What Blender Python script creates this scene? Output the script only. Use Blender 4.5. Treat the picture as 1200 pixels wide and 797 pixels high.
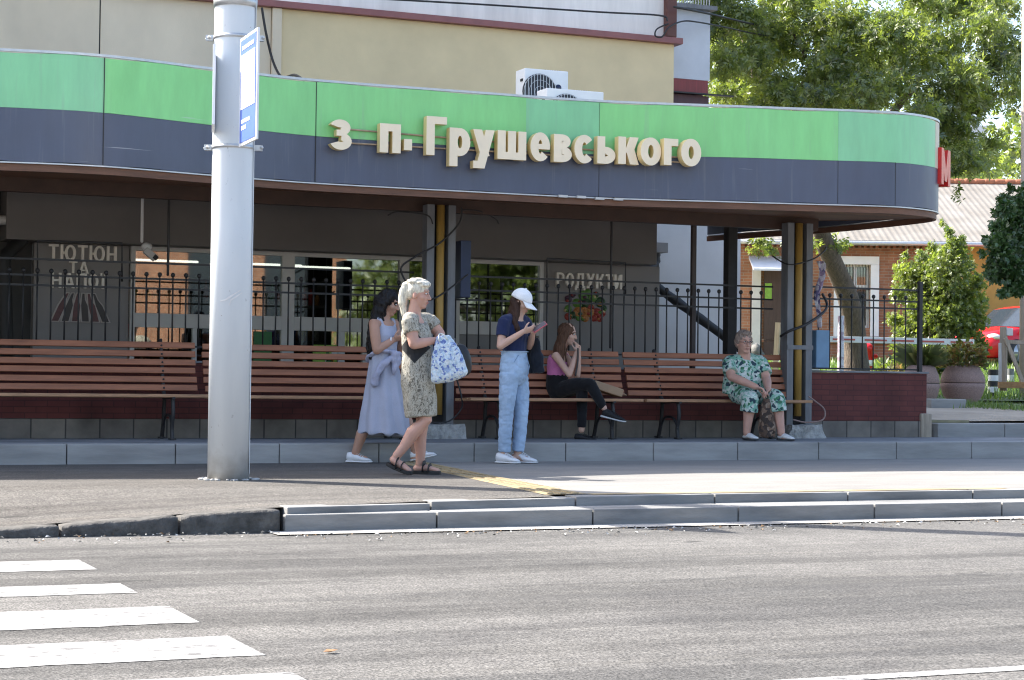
import bpy, bmesh, math, random
from mathutils import Vector, Matrix, Quaternion, noise
random.seed(7)
R_ = math.radians
scene = bpy.context.scene
for o in list(bpy.data.objects): bpy.data.objects.remove(o)
COL = scene.collection
# ------------------------------------------------------------------ camera, sky, sun, exposure
TH, ROLL, ZC, FPX = R_(23.1), 0.012, 0.82, 2200.0
PITCH = math.atan((445-398.5)/FPX)
fw = Vector((math.sin(TH)*math.cos(PITCH), math.cos(TH)*math.cos(PITCH), math.sin(PITCH)))
r0 = Vector((math.cos(TH), -math.sin(TH), 0)); u0 = r0.cross(fw)
CR = r0*math.cos(ROLL)+u0*math.sin(ROLL); CU = u0*math.cos(ROLL)-r0*math.sin(ROLL)
CP = Vector((0, 0, ZC))
cd = bpy.data.cameras.new('camera'); cam = bpy.data.objects.new('camera', cd); COL.objects.link(cam)
cd.sensor_width = 36; cd.lens = 36*FPX/1200; cd.clip_start = .1; cd.clip_end = 3000
cam.matrix_world = Matrix((( CR.x, CU.x, -fw.x, 0), (CR.y, CU.y, -fw.y, 0), (CR.z, CU.z, -fw.z, ZC), (0, 0, 0, 1)))
scene.camera = cam
SUN_EL, SUN_H = R_(44), Vector((-.70, .71, 0)).normalized()
world = bpy.data.worlds.new('World'); scene.world = world; world.use_nodes = True
wn = world.node_tree.nodes; wl = world.node_tree.links
sky = wn.new('ShaderNodeTexSky'); sky.sky_type = 'NISHITA'; sky.sun_disc = False
sky.sun_elevation = SUN_EL; sky.sun_rotation = math.atan2(SUN_H.x, SUN_H.y); sky.air_density = 1.0; sky.dust_density = 3.0
wl.new(sky.outputs[0], wn['Background'].inputs[0]); wn['Background'].inputs[1].default_value = .15
sd = bpy.data.lights.new('sun', 'SUN'); sd.energy = 4.5; sd.angle = R_(.5); sd.color = (1, .95, .87)
sun = bpy.data.objects.new('sun', sd); COL.objects.link(sun)
sun.rotation_euler = (SUN_H*math.cos(SUN_EL)+Vector((0, 0, math.sin(SUN_EL)))).to_track_quat('Z', 'Y').to_euler()
scene.view_settings.view_transform = 'Standard'; scene.view_settings.look = 'None'
scene.view_settings.exposure = 1.6; scene.view_settings.gamma = 1
scene.cycles.filter_width = 1.15

# ------------------------------------------------------------------ helpers
def at(px, py, Y):            # a point of the vertical plane y = Y as measured in the photograph
    r = fw+CR*((px-600)/FPX)+CU*((398.5-py)/FPX); return CP+r*(Y/r.y)
def atz(px, py, z):
    r = fw+CR*((px-600)/FPX)+CU*((398.5-py)/FPX); return CP+r*((z-ZC)/r.z)
def atd(px, py, d):
    return CP+(fw+CR*((px-600)/FPX)+CU*((398.5-py)/FPX))*d
def link(o): COL.objects.link(o); return o
def tag(o, label=None, cat=None, group=None, kind=None):
    if label: o['label'] = label
    if cat: o['category'] = cat
    if group: o['group'] = group
    if kind: o['kind'] = kind
    return o
def thing(name, label, cat, loc=(0, 0, 0), rz=0, group=None):
    o = bpy.data.objects.new(name, None); o.empty_display_size = .2
    link(o); o.location = loc; o.rotation_euler = (0, 0, rz)
    return tag(o, label, cat, group)
def copy_tree(o, parent=None):
    c = o.copy(); COL.objects.link(c); c.parent = parent
    for ch in [x for x in bpy.data.objects if x.parent == o]: copy_tree(ch, c)
    return c

class MB:
    def __init__(s): s.v = []; s.f = []; s.m = []; s.mi = 0; s.sm = []; s.smooth = False
    def add(s, vs, fs, smooth=None):
        b = len(s.v); s.v += [tuple(x) for x in vs]
        for f in fs: s.f.append([i+b for i in f]); s.m.append(s.mi); s.sm.append(s.smooth if smooth is None else smooth)
    def box(s, c, d, rot=None):
        x, y, z = d[0]/2, d[1]/2, d[2]/2; c = Vector(c)
        vs = [Vector((a*x, b*y, e*z)) for e in (-1, 1) for b in (-1, 1) for a in (-1, 1)]
        if rot is not None: vs = [rot @ q for q in vs]
        s.add([c+q for q in vs], [(0, 2, 3, 1), (4, 5, 7, 6), (0, 1, 5, 4), (2, 6, 7, 3), (0, 4, 6, 2), (1, 3, 7, 5)], False)
    def span(s, a, b): s.box([(a[i]+b[i])/2 for i in range(3)], [abs(b[i]-a[i]) for i in range(3)])
    def bar(s, a, b, w, h):     # square bar between two points
        a, b = Vector(a), Vector(b); d = b-a
        s.box((a+b)/2, (w, h, d.length), d.to_track_quat('Z', 'Y').to_matrix())
    def quad(s, *p): s.add(p, [tuple(range(len(p)))])
    def prism(s, poly, z0, z1):
        n = len(poly); s.add([(p[0], p[1], z0) for p in poly]+[(p[0], p[1], z1) for p in poly],
            [tuple(reversed(range(n))), tuple(range(n, 2*n))]+[(i, (i+1) % n, n+(i+1) % n, n+i) for i in range(n)], False)
    def tube(s, path, rad, seg=10, lat=None, caps=True, rnd=True):
        path = [Vector(p) for p in path]; n = len(path)
        if not isinstance(rad, (list, tuple)) : rad = [rad]*n
        elif len(rad) == 2 and n != 2 and not isinstance(rad[0], (list, tuple)): rad = [rad]*n
        rad = [(r, r) if not isinstance(r, (list, tuple)) else r for r in rad]
        rings = []
        T = [(path[min(i+1, n-1)]-path[max(i-1, 0)]).normalized() for i in range(n)]
        ref = Vector(lat) if lat is not None else None
        if ref is None:
            ref = T[0].orthogonal()
        items = [(path[i], T[i], rad[i]) for i in range(n)]
        if caps and rnd:
            a, t, r = items[0]; k = min(r)
            items = [(a-t*k*.9, t, (r[0]*.35, r[1]*.35)), (a-t*k*.6, t, (r[0]*.75, r[1]*.75))]+items
            a, t, r = items[-1]; k = min(r)
            items += [(a+t*k*.6, t, (r[0]*.75, r[1]*.75)), (a+t*k*.9, t, (r[0]*.35, r[1]*.35))]
        cur = ref
        vs = []
        for a, t, r in items:
            base = Vector(lat) if lat is not None else cur
            x = (base-t*base.dot(t))
            x = x.normalized() if x.length > 1e-6 else t.orthogonal().normalized()
            y = t.cross(x); cur = x
            for k in range(seg):
                an = 2*math.pi*k/seg; vs.append(a+x*(r[0]*math.cos(an))+y*(r[1]*math.sin(an)))
        m = len(items); fs = []
        for i in range(m-1):
            for k in range(seg):
                k2 = (k+1) % seg; fs.append((i*seg+k, i*seg+k2, (i+1)*seg+k2, (i+1)*seg+k))
        if caps: fs.append(tuple(reversed(range(seg)))); fs.append(tuple(range((m-1)*seg, m*seg)))
        s.add(vs, fs, True)
    def lathe(s, prof, c=(0, 0, 0), seg=24, axis=None):
        c = Vector(c); M = axis or Matrix.Identity(3); vs = []; n = len(prof)
        for r, z in prof:
            for k in range(seg):
                an = 2*math.pi*k/seg; vs.append(c+M @ Vector((r*math.cos(an), r*math.sin(an), z)))
        fs = [(i*seg+k, i*seg+(k+1) % seg, (i+1)*seg+(k+1) % seg, (i+1)*seg+k) for i in range(n-1) for k in range(seg)]
        fs += [tuple(reversed(range(seg))), tuple(range((n-1)*seg, n*seg))]
        s.add(vs, fs, True)
    def ell(s, c, rad, axes=None, seg=16, rings=10):
        c = Vector(c); A = axes or (Vector((1, 0, 0)), Vector((0, 1, 0)), Vector((0, 0, 1))); vs = []; fs = []
        for i in range(1, rings):
            th = math.pi*i/rings
            for k in range(seg):
                ph = 2*math.pi*k/seg
                vs.append(c+A[0]*(rad[0]*math.sin(th)*math.cos(ph))+A[1]*(rad[1]*math.sin(th)*math.sin(ph))+A[2]*(rad[2]*math.cos(th)))
        top = len(vs); vs.append(c+A[2]*rad[2]); vs.append(c-A[2]*rad[2])
        for i in range(rings-2):
            for k in range(seg):
                k2 = (k+1) % seg; fs.append((i*seg+k, (i+1)*seg+k, (i+1)*seg+k2, i*seg+k2))
        for k in range(seg):
            k2 = (k+1) % seg; fs.append((top, k, k2)); fs.append((top+1, (rings-2)*seg+k2, (rings-2)*seg+k))
        s.add(vs, fs, True)
    def mesh(s, name, mats, bevel=0):
        me = bpy.data.meshes.new(name); me.from_pydata(s.v, [], s.f)
        for m in (mats if isinstance(mats, (list, tuple)) else [mats]): me.materials.append(m)
        me.polygons.foreach_set('material_index', s.m); me.polygons.foreach_set('use_smooth', s.sm)
        if bevel:
            bm = bmesh.new(); bm.from_mesh(me)
            es = [e for e in bm.edges if len(e.link_faces) == 2 and e.calc_face_angle(0) > .6]
            bmesh.ops.bevel(bm, geom=es, offset=bevel, segments=2, affect='EDGES', profile=.6, clamp_overlap=True)
            bm.to_mesh(me); bm.free()
        me.validate(); me.update(); return me
    def build(s, name, mats, parent=None, bevel=0):
        o = bpy.data.objects.new(name, s.mesh(name, mats, bevel)); link(o); o.parent = parent; return o
    def blob(s, name, mats, parent=None, voxel=.008, smooth=4, disp=None, sf=.5):
        """one continuous skin grown round all the shapes collected here"""
        tmp = bpy.data.objects.new('tmp', s.mesh('tmp', mats)); link(tmp)
        md = tmp.modifiers.new('r', 'REMESH'); md.mode = 'VOXEL'; md.voxel_size = voxel; md.adaptivity = 0
        if smooth:
            ms = tmp.modifiers.new('s', 'SMOOTH'); ms.iterations = smooth; ms.factor = sf
        dg = bpy.context.evaluated_depsgraph_get(); dg.update()
        me = bpy.data.meshes.new_from_object(tmp.evaluated_get(dg)); me.name = name
        old = tmp.data; bpy.data.objects.remove(tmp); bpy.data.meshes.remove(old)
        if disp:
            me.update(); ns = [v.normal.copy() for v in me.vertices]
            for v, nn in zip(me.vertices, ns): v.co += nn*disp(v.co)
        me.materials.clear()
        for m in (mats if isinstance(mats, (list, tuple)) else [mats]): me.materials.append(m)
        me.polygons.foreach_set('material_index', [0]*len(me.polygons))
        me.polygons.foreach_set('use_smooth', [True]*len(me.polygons)); me.update()
        o = bpy.data.objects.new(name, me); link(o); o.parent = parent; return o
def catmull(pts, n=6):
    P = [Vector(p) for p in pts]; out = []
    for i in range(len(P)-1):
        a, b, c, d = P[max(i-1, 0)], P[i], P[i+1], P[min(i+2, len(P)-1)]
        for k in range(n):
            t = k/n; out.append(.5*((2*b)+(c-a)*t+(2*a-5*b+4*c-d)*t*t+(3*b-a-3*c+d)*t**3))
    return out+[P[-1]]

# ------------------------------------------------------------------ materials
MATS = {}
class NT:
    def __init__(s, name):
        s.m = bpy.data.materials.new(name); s.m.use_nodes = True; s.n = s.m.node_tree.nodes; s.l = s.m.node_tree.links
        s.p = s.n['Principled BSDF']; s.out = s.n['Material Output']; s.tc = None
    def coord(s, kind='Object'):
        if not s.tc: s.tc = s.n.new('ShaderNodeTexCoord')
        return s.tc.outputs[kind]
    def mapping(s, sc=(1, 1, 1), rot=(0, 0, 0), src=None):
        m = s.n.new('ShaderNodeMapping'); m.inputs['Scale'].default_value = sc; m.inputs['Rotation'].default_value = rot
        s.l.new(src or s.coord(), m.inputs[0]); return m.outputs[0]
    def noise(s, scale, detail=4, src=None, rough=.55, dist=0):
        t = s.n.new('ShaderNodeTexNoise'); t.inputs['Scale'].default_value = scale; t.inputs['Detail'].default_value = detail
        t.inputs['Roughness'].default_value = rough; t.inputs['Distortion'].default_value = dist
        s.l.new(src or s.coord(), t.inputs['Vector']); return t.outputs['Fac']
    def ramp(s, fac, stops, const=False):
        r = s.n.new('ShaderNodeValToRGB'); e = r.color_ramp.elements
        if const: r.color_ramp.interpolation = 'CONSTANT'
        while len(e) < len(stops): e.new(.5)
        for i, (p, c) in enumerate(stops): e[i].position = p; e[i].color = (*c, 1) if len(c) == 3 else c
        s.l.new(fac, r.inputs[0]); return r.outputs[0]
    def mix(s, a, b, fac, mode='MIX'):
        m = s.n.new('ShaderNodeMix'); m.data_type = 'RGBA'; m.blend_type = mode
        for sock, val in ((m.inputs[0], fac), (m.inputs[6], a), (m.inputs[7], b)):
            if hasattr(val, 'is_linked'): s.l.new(val, sock)
            elif isinstance(val, (int, float)): sock.default_value = val
            else: sock.default_value = (*val, 1)
        return m.outputs[2]
    def math(s, op, a, b=0):
        m = s.n.new('ShaderNodeMath'); m.operation = op
        for sock, val in ((m.inputs[0], a), (m.inputs[1], b)):
            if hasattr(val, 'is_linked'): s.l.new(val, sock)
            else: sock.default_value = val
        return m.outputs[0]
    def xz(s):
        sp = s.n.new('ShaderNodeSeparateXYZ'); s.l.new(s.coord(), sp.inputs[0]); cb = s.n.new('ShaderNodeCombineXYZ')
        s.l.new(s.math('ADD', sp.outputs[0], sp.outputs[1]), cb.inputs[0]); s.l.new(sp.outputs[2], cb.inputs[1]); return cb.outputs[0]
    def col(s, c): s.l.new(c, s.p.inputs['Base Color'])
    def bump(s, h, strength=.3, dist=.01):
        b = s.n.new('ShaderNodeBump'); b.inputs['Strength'].default_value = strength; b.inputs['Distance'].default_value = dist
        s.l.new(h, b.inputs['Height']); s.l.new(b.outputs[0], s.p.inputs['Normal'])
    def rough(s, r):
        if hasattr(r, 'is_linked'): s.l.new(r, s.p.inputs['Roughness'])
        else: s.p.inputs['Roughness'].default_value = r
def mat(name, c, rough=.6, var=.18, scale=6, bump=.1, bscale=60, metal=0, stretch=(1, 1, 1), spec=.5, bdist=.004):
    if name in MATS: return MATS[name]
    t = NT(name); src = t.mapping(stretch)
    n1 = t.noise(scale, 5, src, .6)
    lo = tuple(x*(1-var) for x in c); hi = tuple(min(1, x*(1+var)) for x in c)
    t.col(t.ramp(n1, [(.25, lo), (.75, hi)])); t.rough(rough); t.p.inputs['Metallic'].default_value = metal
    t.p.inputs['Specular IOR Level'].default_value = spec
    if bump: t.bump(t.noise(bscale, 4, src), bump, bdist)
    MATS[name] = t.m; return t.m
def emis(name, c, s):
    t = NT(name); t.p.inputs['Base Color'].default_value = (*c, 1); t.p.inputs['Emission Color'].default_value = (*c, 1)
    t.p.inputs['Emission Strength'].default_value = s; return t.m

def m_asphalt(name, base, var, stain):
    t = NT(name)
    big = t.noise(.35, 5, t.mapping((.25, 1.6, 1)), .6); mid = t.noise(3, 5); fine = t.noise(95, 3, t.mapping((1, .55, 1)), .75); grit = t.noise(30, 3, t.mapping((1, .5, 1)), .75)
    c = t.ramp(big, [(.36, tuple(x*(1-var) for x in base)), (.64, tuple(x*(1+var) for x in base))])
    c = t.mix(c, t.ramp(mid, [(.35, (.88, .88, .88)), (.65, (1.07, 1.07, 1.06))]), 1, 'MULTIPLY')
    c = t.mix(c, t.ramp(grit, [(.36, (.78, .78, .78)), (.64, (1.2, 1.2, 1.2))]), .8, 'MULTIPLY')
    c = t.mix(c, t.ramp(fine, [(.38, (.35, .35, .35)), (.62, (1.7, 1.68, 1.64))]), .85, 'MULTIPLY')
    st = t.noise(1.1, 6, t.mapping((.18, 1.3, 1)), .65, .4)
    c = t.mix(c, tuple(x/b_ for x, b_ in zip(stain, base)), t.ramp(st, [(.47, (0, 0, 0)), (.6, (.95, .95, .95))]), 'MULTIPLY')
    sp = t.noise(2.6, 3, t.mapping((.7, 1.1, 1)), .5)
    c = t.mix(c, tuple(x*.4 for x in base), t.ramp(sp, [(.71, (0, 0, 0)), (.74, (.75, .75, .75))]))
    tl_ = t.noise(1.0, 3, t.mapping((.05, 2.6, 1), (0, 0, .03)), .5)
    c = t.mix(c, t.ramp(tl_, [(.33, (.72, .72, .72)), (.45, (1, 1, 1)), (.62, (1, 1, 1)), (.7, (1.14, 1.13, 1.1))]), 1, 'MULTIPLY')
    ln = t.noise(1.0, 4, t.mapping((.035, 3.4, 1), (0, 0, -.05)), .6)
    c = t.mix(c, tuple(x*.55 for x in base), t.ramp(ln, [(.488, (0, 0, 0)), (.498, (.7, .7, .7)), (.508, (0, 0, 0))]))
    t.col(c); t.rough(.88); t.bump(fine, .5, .006); t.p.inputs['Specular IOR Level'].default_value = .25; return t.m
M = {}
M['road'] = m_asphalt('worn grey asphalt', (.118, .114, .109), .16, (.076, .074, .072))
M['walk'] = m_asphalt('fine pavement asphalt', (.108, .101, .094), .08, (.09, .083, .076))
def m_pavers():
    t = NT('concrete pavers'); br = t.n.new('ShaderNodeTexBrick')
    br.inputs['Color1'].default_value = (.262, .25, .234, 1); br.inputs['Color2'].default_value = (.232, .223, .21, 1); br.inputs['Mortar'].default_value = (.2, .19, .18, 1)
    br.inputs['Scale'].default_value = 1; br.inputs['Brick Width'].default_value = .3; br.inputs['Row Height'].default_value = .15; br.inputs['Mortar Size'].default_value = .004
    t.l.new(t.coord(), br.inputs['Vector'])
    c = t.mix(br.outputs['Color'], t.ramp(t.noise(.8, 5, t.mapping((.5, 1.5, 1))), [(.3, (.8, .8, .8)), (.7, (1.08, 1.07, 1.05))]), 1, 'MULTIPLY')
    c = t.mix(c, t.ramp(t.noise(60, 3), [(.3, (.8, .8, .8)), (.7, (1.1, 1.1, 1.1))]), 1, 'MULTIPLY')
    t.col(c); t.rough(.85); t.bump(br.outputs['Fac'], -.3, .004); return t.m
M['pavers'] = m_pavers()
M['conc'] = mat('grey kerb concrete', (.305, .30, .29), .85, .3, 2.2, .4, 40, stretch=(.5, 2, 3))
M['kerbconc'] = mat('stained kerb concrete', (.215, .212, .205), .85, .45, 2.5, .4, 40, stretch=(.6, 2, 3))
M['conc_dirty'] = mat('dirty kerb concrete', (.21, .215, .225), .85, .42, 3, .4, 40, stretch=(.8, 2, 1))
M['oldkerb'] = mat('old broken kerbstone', (.085, .08, .073), .95, .6, 11, .9, 25, bdist=.02)
M['gutter'] = mat('pale gutter concrete', (.33, .315, .29), .9, .3, 4, .3)
def m_paint():
    t = NT('worn white road paint'); n = t.noise(18, 6, t.mapping((.6, 1.2, 1)), .7); f = t.noise(130, 3)
    c = t.ramp(n, [(.38, (.115, .112, .108)), (.43, (.26, .255, .25)), (.5, (.33, .325, .315)), (.75, (.42, .415, .405))])
    c = t.mix(c, t.ramp(f, [(.36, (.62, .62, .62)), (.56, (1, 1, 1))]), 1, 'MULTIPLY'); t.col(c); t.rough(.7); t.bump(f, .2); return t.m
M['paint'] = m_paint()
M['tactile'] = mat('worn yellow tactile paving', (.31, .245, .145), .8, .35, 5, .3)
M['dirt'] = mat('sandy trodden ground', (.33, .29, .235), .95, .3, 1.2, .6, 20, bdist=.03)
def m_pole():
    t = NT('pale grey galvanised paint'); n = t.noise(2, 5, t.mapping((3, 3, .5))); c = t.ramp(n, [(.3, (.62, .65, .675)), (.7, (.69, .715, .73))])
    s = t.noise(16, 5, t.mapping((1, 1, .5)), .7); c = t.mix(c, (.25, .25, .26), t.ramp(s, [(.66, (0, 0, 0)), (.74, (.6, .6, .6))])); r = t.noise(60, 2); c = t.mix(c, (.2, .13, .09), t.ramp(r, [(.75, (0, 0, 0)), (.78, (.7, .7, .7))]))
    sp = t.n.new('ShaderNodeSeparateXYZ'); t.l.new(t.coord(), sp.inputs[0]); dz = t.math('ADD', sp.outputs[2], t.math('MULTIPLY', t.noise(9, 4), .35)); c = t.mix(c, (.3, .27, .23), t.ramp(dz, [(.12, (.8, .8, .8)), (.42, (0, 0, 0))]))
    t.col(c); t.rough(.42); t.bump(s, .06, .004); return t.m
M['pole'] = m_pole()
M['polemet'] = mat('zinc fittings', (.55, .56, .57), .4, .1, 20, 0, metal=.6)
M['white'] = mat('white plastic', (.78, .79, .8), .45, .05, 5, 0)
M['whitepanel'] = mat('off white frame paint', (.56, .55, .53), .5, .08, 4, .05)
M['blue'] = mat('sign blue', (.10, .17, .55), .4, .08, 8, 0)
M['navy'] = mat('dark navy panel', (.012, .025, .07), .45, .1, 8, 0)
M['bluebox'] = mat('dusty light blue paint', (.16, .28, .42), .6, .15, 5, .1)
def m_band(name, c, c2):
    t = NT(name); src = t.mapping((1, 1, 1)); n = t.noise(.45, 4, src); d = t.noise(5, 6, t.mapping((1.2, 1.2, .25)), .65); sc = t.noise(9, 3, t.mapping((.12, .12, 6)), .5)
    k = t.ramp(n, [(.42, c), (.58, c2)]); k = t.mix(k, t.ramp(d, [(.3, (.86, .86, .86)), (.7, (1.04, 1.04, 1.04))]), 1, 'MULTIPLY')
    dr = t.noise(7, 4, t.mapping((2.2, 2.2, .1)), .6); k = t.mix(k, (.33, .33, .31), t.ramp(dr, [(.6, (0, 0, 0)), (.78, (.28, .28, .28))])); k = t.mix(k, (.62, .62, .62), t.ramp(sc, [(.755, (0, 0, 0)), (.77, (.4, .4, .4))])); t.col(k); t.rough(t.ramp(d, [(.3, (.28,)*3), (.7, (.5,)*3)])); t.bump(t.noise(1.1, 3), .3, .06)
    t.p.inputs['Specular IOR Level'].default_value = .5; return t.m
M['green'] = m_band('green composite panel', (.27, .69, .245), (.285, .72, .27))
M['greenpale'] = m_band('faded green composite panel', (.27, .65, .33), (.29, .67, .36))
M['cream'] = mat('faded cream panel end', (.62, .55, .42), .5, .1, 3, 0)  # cream in place of green round the canopy's right end
M['grey'] = m_band('slate grey composite panel', (.085, .098, .145), (.097, .11, .155))
def m_planks(name, c, axis, row, stretch):
    t = NT(name); sp = t.n.new('ShaderNodeSeparateXYZ'); t.l.new(t.coord(), sp.inputs[0])
    fr = t.math('FRACT', t.math('MULTIPLY', sp.outputs[axis], 1/row)); idx = t.math('FLOOR', t.math('MULTIPLY', sp.outputs[axis], 1/row))
    wv = t.n.new('ShaderNodeTexWhiteNoise'); wv.noise_dimensions = '1D'; t.l.new(idx, wv.inputs['W'])
    g = t.noise(14, 5, t.mapping(stretch), .6)
    k = t.ramp(g, [(.3, tuple(x*.6 for x in c)), (.7, tuple(x*1.3 for x in c))])
    k = t.mix(k, t.ramp(wv.outputs['Value'], [(0, (.7, .7, .7)), (1, (1.25, 1.2, 1.15))]), 1, 'MULTIPLY')
    k = t.mix(k, (.01, .008, .006), t.ramp(fr, [(.03, (1, 1, 1)), (.06, (0, 0, 0))])); t.col(k); t.rough(.6)
    t.bump(t.math('ADD', fr, g), .25, .01); return t.m
M['soffit'] = m_planks('brown plank soffit', (.17, .075, .035), 1, .11, (.3, 4, 4))
M['benchwood'] = mat('reddish brown stained slats', (.33, .128, .064), .55, .3, 5, .25, 40, stretch=(.5, 5, 5))
M['benchseat'] = mat('worn brown seat slats', (.40, .22, .12), .6, .4, 7, .3, 40, stretch=(.6, 5, 5))
M['iron'] = mat('black painted iron', (.022, .021, .022), .55, .3, 10, .1)
M['steel'] = mat('grey painted steel channel', (.17, .175, .185), .6, .28, 5, .2, stretch=(2, 2, .5))
M['ochre'] = mat('ochre yellow gas pipe', (.38, .23, .055), .55, .22, 5, .15, stretch=(2, 2, .5))
M['rough_conc'] = mat('crumbling white concrete', (.42, .415, .40), .95, .5, 12, 1.0, 22, bdist=.03)
M['darkgrey'] = mat('dark grey cladding', (.15, .138, .132), .5, .14, 1.2, .05)
M['panelgrey'] = mat('grey sign panel', (.23, .218, .212), .55, .08, 2, 0)
M['ltwall'] = mat('pale grey render', (.60, .585, .57), .85, .1, 1.5, .2)
M['signltr'] = mat('raised cream letters', (.88, .82, .74), .5, .06, 5, 0)
M['creamface'] = mat('pale peach letter face', (.95, .79, .57), .5, .06, 3, 0)
M['creamside'] = mat('yellow letter return', (.80, .60, .28), .5, .1, 5, 0)
M['beige'] = mat('beige render', (.72, .61, .455), .9, .13, .9, .3, 70, stretch=(1, 1, .6))
M['yellowb'] = mat('yellow beige render', (.72, .58, .35), .9, .13, .9, .3, 70)
M['upper'] = mat('streaked whitewashed wall', (.85, .79, .74), .9, .16, 1.6, .3, 50, stretch=(2.5, 2.5, .35))
M['maroon'] = mat('maroon metal trim', (.27, .10, .095), .5, .15, 5, 0)
M['brownpipe'] = mat('brown downpipe', (.11, .035, .025), .5, .15, 5, 0)
M['bluewall'] = mat('pale blue grey render', (.56, .59, .64), .85, .15, 1.2, .2)
M['redband'] = mat('dark red siding', (.22, .035, .035), .5, .2, 6, 0, stretch=(6, 6, .4))
M['winered'] = mat('wine corrugated sheet', (.075, .028, .035), .5, .2, 6, 0, stretch=(14, 14, .3))
M['red'] = mat('red plastic letter', (.62, .022, .02), .35, .1, 5, 0)
M['black'] = mat('black rubber', (.015, .015, .016), .6, .2, 8, 0)
M['acgrey'] = mat('dark fan grille', (.05, .052, .056), .6, .2, 8, 0)
def m_brick(name, c1, c2, mortar, w, h, ms, grime=.3):
    t = NT(name); br = t.n.new('ShaderNodeTexBrick')
    br.inputs['Color1'].default_value = (*c1, 1); br.inputs['Color2'].default_value = (*c2, 1); br.inputs['Mortar'].default_value = (*mortar, 1)
    br.inputs['Scale'].default_value = 1; br.inputs['Brick Width'].default_value = w; br.inputs['Row Height'].default_value = h; br.inputs['Mortar Size'].default_value = ms
    t.l.new(t.xz(), br.inputs['Vector']); n = t.noise(2.5, 6)
    c = t.mix(br.outputs['Color'], t.ramp(n, [(.3, (1-grime,)*3), (.7, (1+grime*.5,)*3)]), 1, 'MULTIPLY')
    t.col(c); t.rough(.85); t.bump(br.outputs['Fac'], -.4, .006); return t.m
M['brick'] = m_brick('orange red brick', (.36, .16, .085), (.29, .12, .065), (.32, .25, .19), .25, .077, .008)
M['parapet'] = m_brick('dark red glazed brick', (.145, .040, .034), (.122, .033, .03), (.08, .026, .025), .22, .062, .005, .35)
M['stonebase'] = m_brick('grey beige stone tiles', (.22, .195, .165), (.18, .16, .14), (.06, .055, .05), .34, .5, .008, .5)
M['ochrewall'] = mat('ochre painted wall', (.46, .28, .08), .9, .2, 1.5, .2)
M['wood'] = mat('weathered bare timber', (.36, .30, .23), .85, .3, 8, .3, stretch=(5, 5, .5))
M['granite'] = mat('pinkish granite aggregate', (.31, .215, .19), .9, .3, 60, .7, 45, bdist=.01)
def m_roof():
    t = NT('corrugated asbestos roof'); sp = t.n.new('ShaderNodeSeparateXYZ'); t.l.new(t.coord(), sp.inputs[0])
    w = t.math('SINE', t.math('MULTIPLY', sp.outputs[0], 2*math.pi/.17)); n = t.noise(1.2, 6)
    c = t.ramp(n, [(.3, (.19, .175, .155)), (.7, (.28, .262, .24))])
    c = t.mix(c, t.ramp(w, [(0, (.9, .9, .9)), (.6, (1, 1, 1))]), 1, 'MULTIPLY'); t.col(c); t.rough(.95); t.bump(w, .25, .02)
    t.p.inputs['Specular IOR Level'].default_value = .15; return t.m
M['roof'] = m_roof()
def m_glass():
    t = NT('window glass'); t.n.remove(t.p); g = t.n.new('ShaderNodeBsdfGlossy'); g.inputs['Roughness'].default_value = .02; g.inputs['Color'].default_value = (.9, .95, .93, 1)
    tr = t.n.new('ShaderNodeBsdfTransparent'); tr.inputs['Color'].default_value = (.55, .58, .56, 1); mx = t.n.new('ShaderNodeMixShader')
    lw = t.n.new('ShaderNodeLayerWeight'); lw.inputs[0].default_value = .35
    t.l.new(t.math('ADD', t.math('MULTIPLY', lw.outputs['Fresnel'], .6), .19), mx.inputs[0]); t.l.new(tr.outputs[0], mx.inputs[1]); t.l.new(g.outputs[0], mx.inputs[2])
    t.l.new(mx.outputs[0], t.out.inputs[0]); return t.m
M['glass'] = m_glass()
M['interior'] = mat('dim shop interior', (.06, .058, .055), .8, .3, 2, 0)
M['carred'] = mat('red car paint', (.55, .012, .018), .22, .05, 3, 0)
M['carglass'] = mat('dark car glass', (.03, .04, .05), .06, .1, 3, 0)
M['chrome'] = mat('wheel alloy', (.5, .5, .5), .3, .1, 5, 0, metal=.8)
M['lens'] = mat('headlamp lens', (.6, .62, .64), .15, .1, 5, 0)
M['bark'] = mat('furrowed grey bark', (.115, .09, .072), .95, .4, 9, 1.0, 22, stretch=(2.5, 2.5, .5), bdist=.03)
def m_leaf(name, c, tr=.45):
    t = NT(name); t.n.remove(t.p); n = t.noise(1.3, 3)
    k = t.ramp(n, [(.3, tuple(x*.75 for x in c)), (.7, tuple(x*1.25 for x in c))])
    d = t.n.new('ShaderNodeBsdfDiffuse'); tl = t.n.new('ShaderNodeBsdfTranslucent'); gl = t.n.new('ShaderNodeBsdfGlossy'); gl.inputs['Roughness'].default_value = .45
    gl.inputs['Color'].default_value = (.6, .6, .6, 1)
    t.l.new(k, d.inputs[0]); t.l.new(t.mix(k, (1.5, 1.5, .7), 1, 'MULTIPLY'), tl.inputs[0]); m1 = t.n.new('ShaderNodeMixShader'); m1.inputs[0].default_value = tr
    t.l.new(d.outputs[0], m1.inputs[1]); t.l.new(tl.outputs[0], m1.inputs[2]); m2 = t.n.new('ShaderNodeMixShader'); m2.inputs[0].default_value = .11
    t.l.new(m1.outputs[0], m2.inputs[1]); t.l.new(gl.outputs[0], m2.inputs[2]); t.l.new(m2.outputs[0], t.out.inputs[0]); return t.m
LEAF = [m_leaf('walnut leaf light', (.185, .235, .062), .56), m_leaf('walnut leaf mid', (.115, .165, .042), .5), m_leaf('walnut leaf dark', (.055, .09, .025), .38)]
LEAFD = [m_leaf('glossy dark leaf', (.045, .10, .025), .25), m_leaf('glossy mid leaf', (.06, .125, .03), .3), m_leaf('deep leaf', (.03, .07, .018), .2)]
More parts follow.
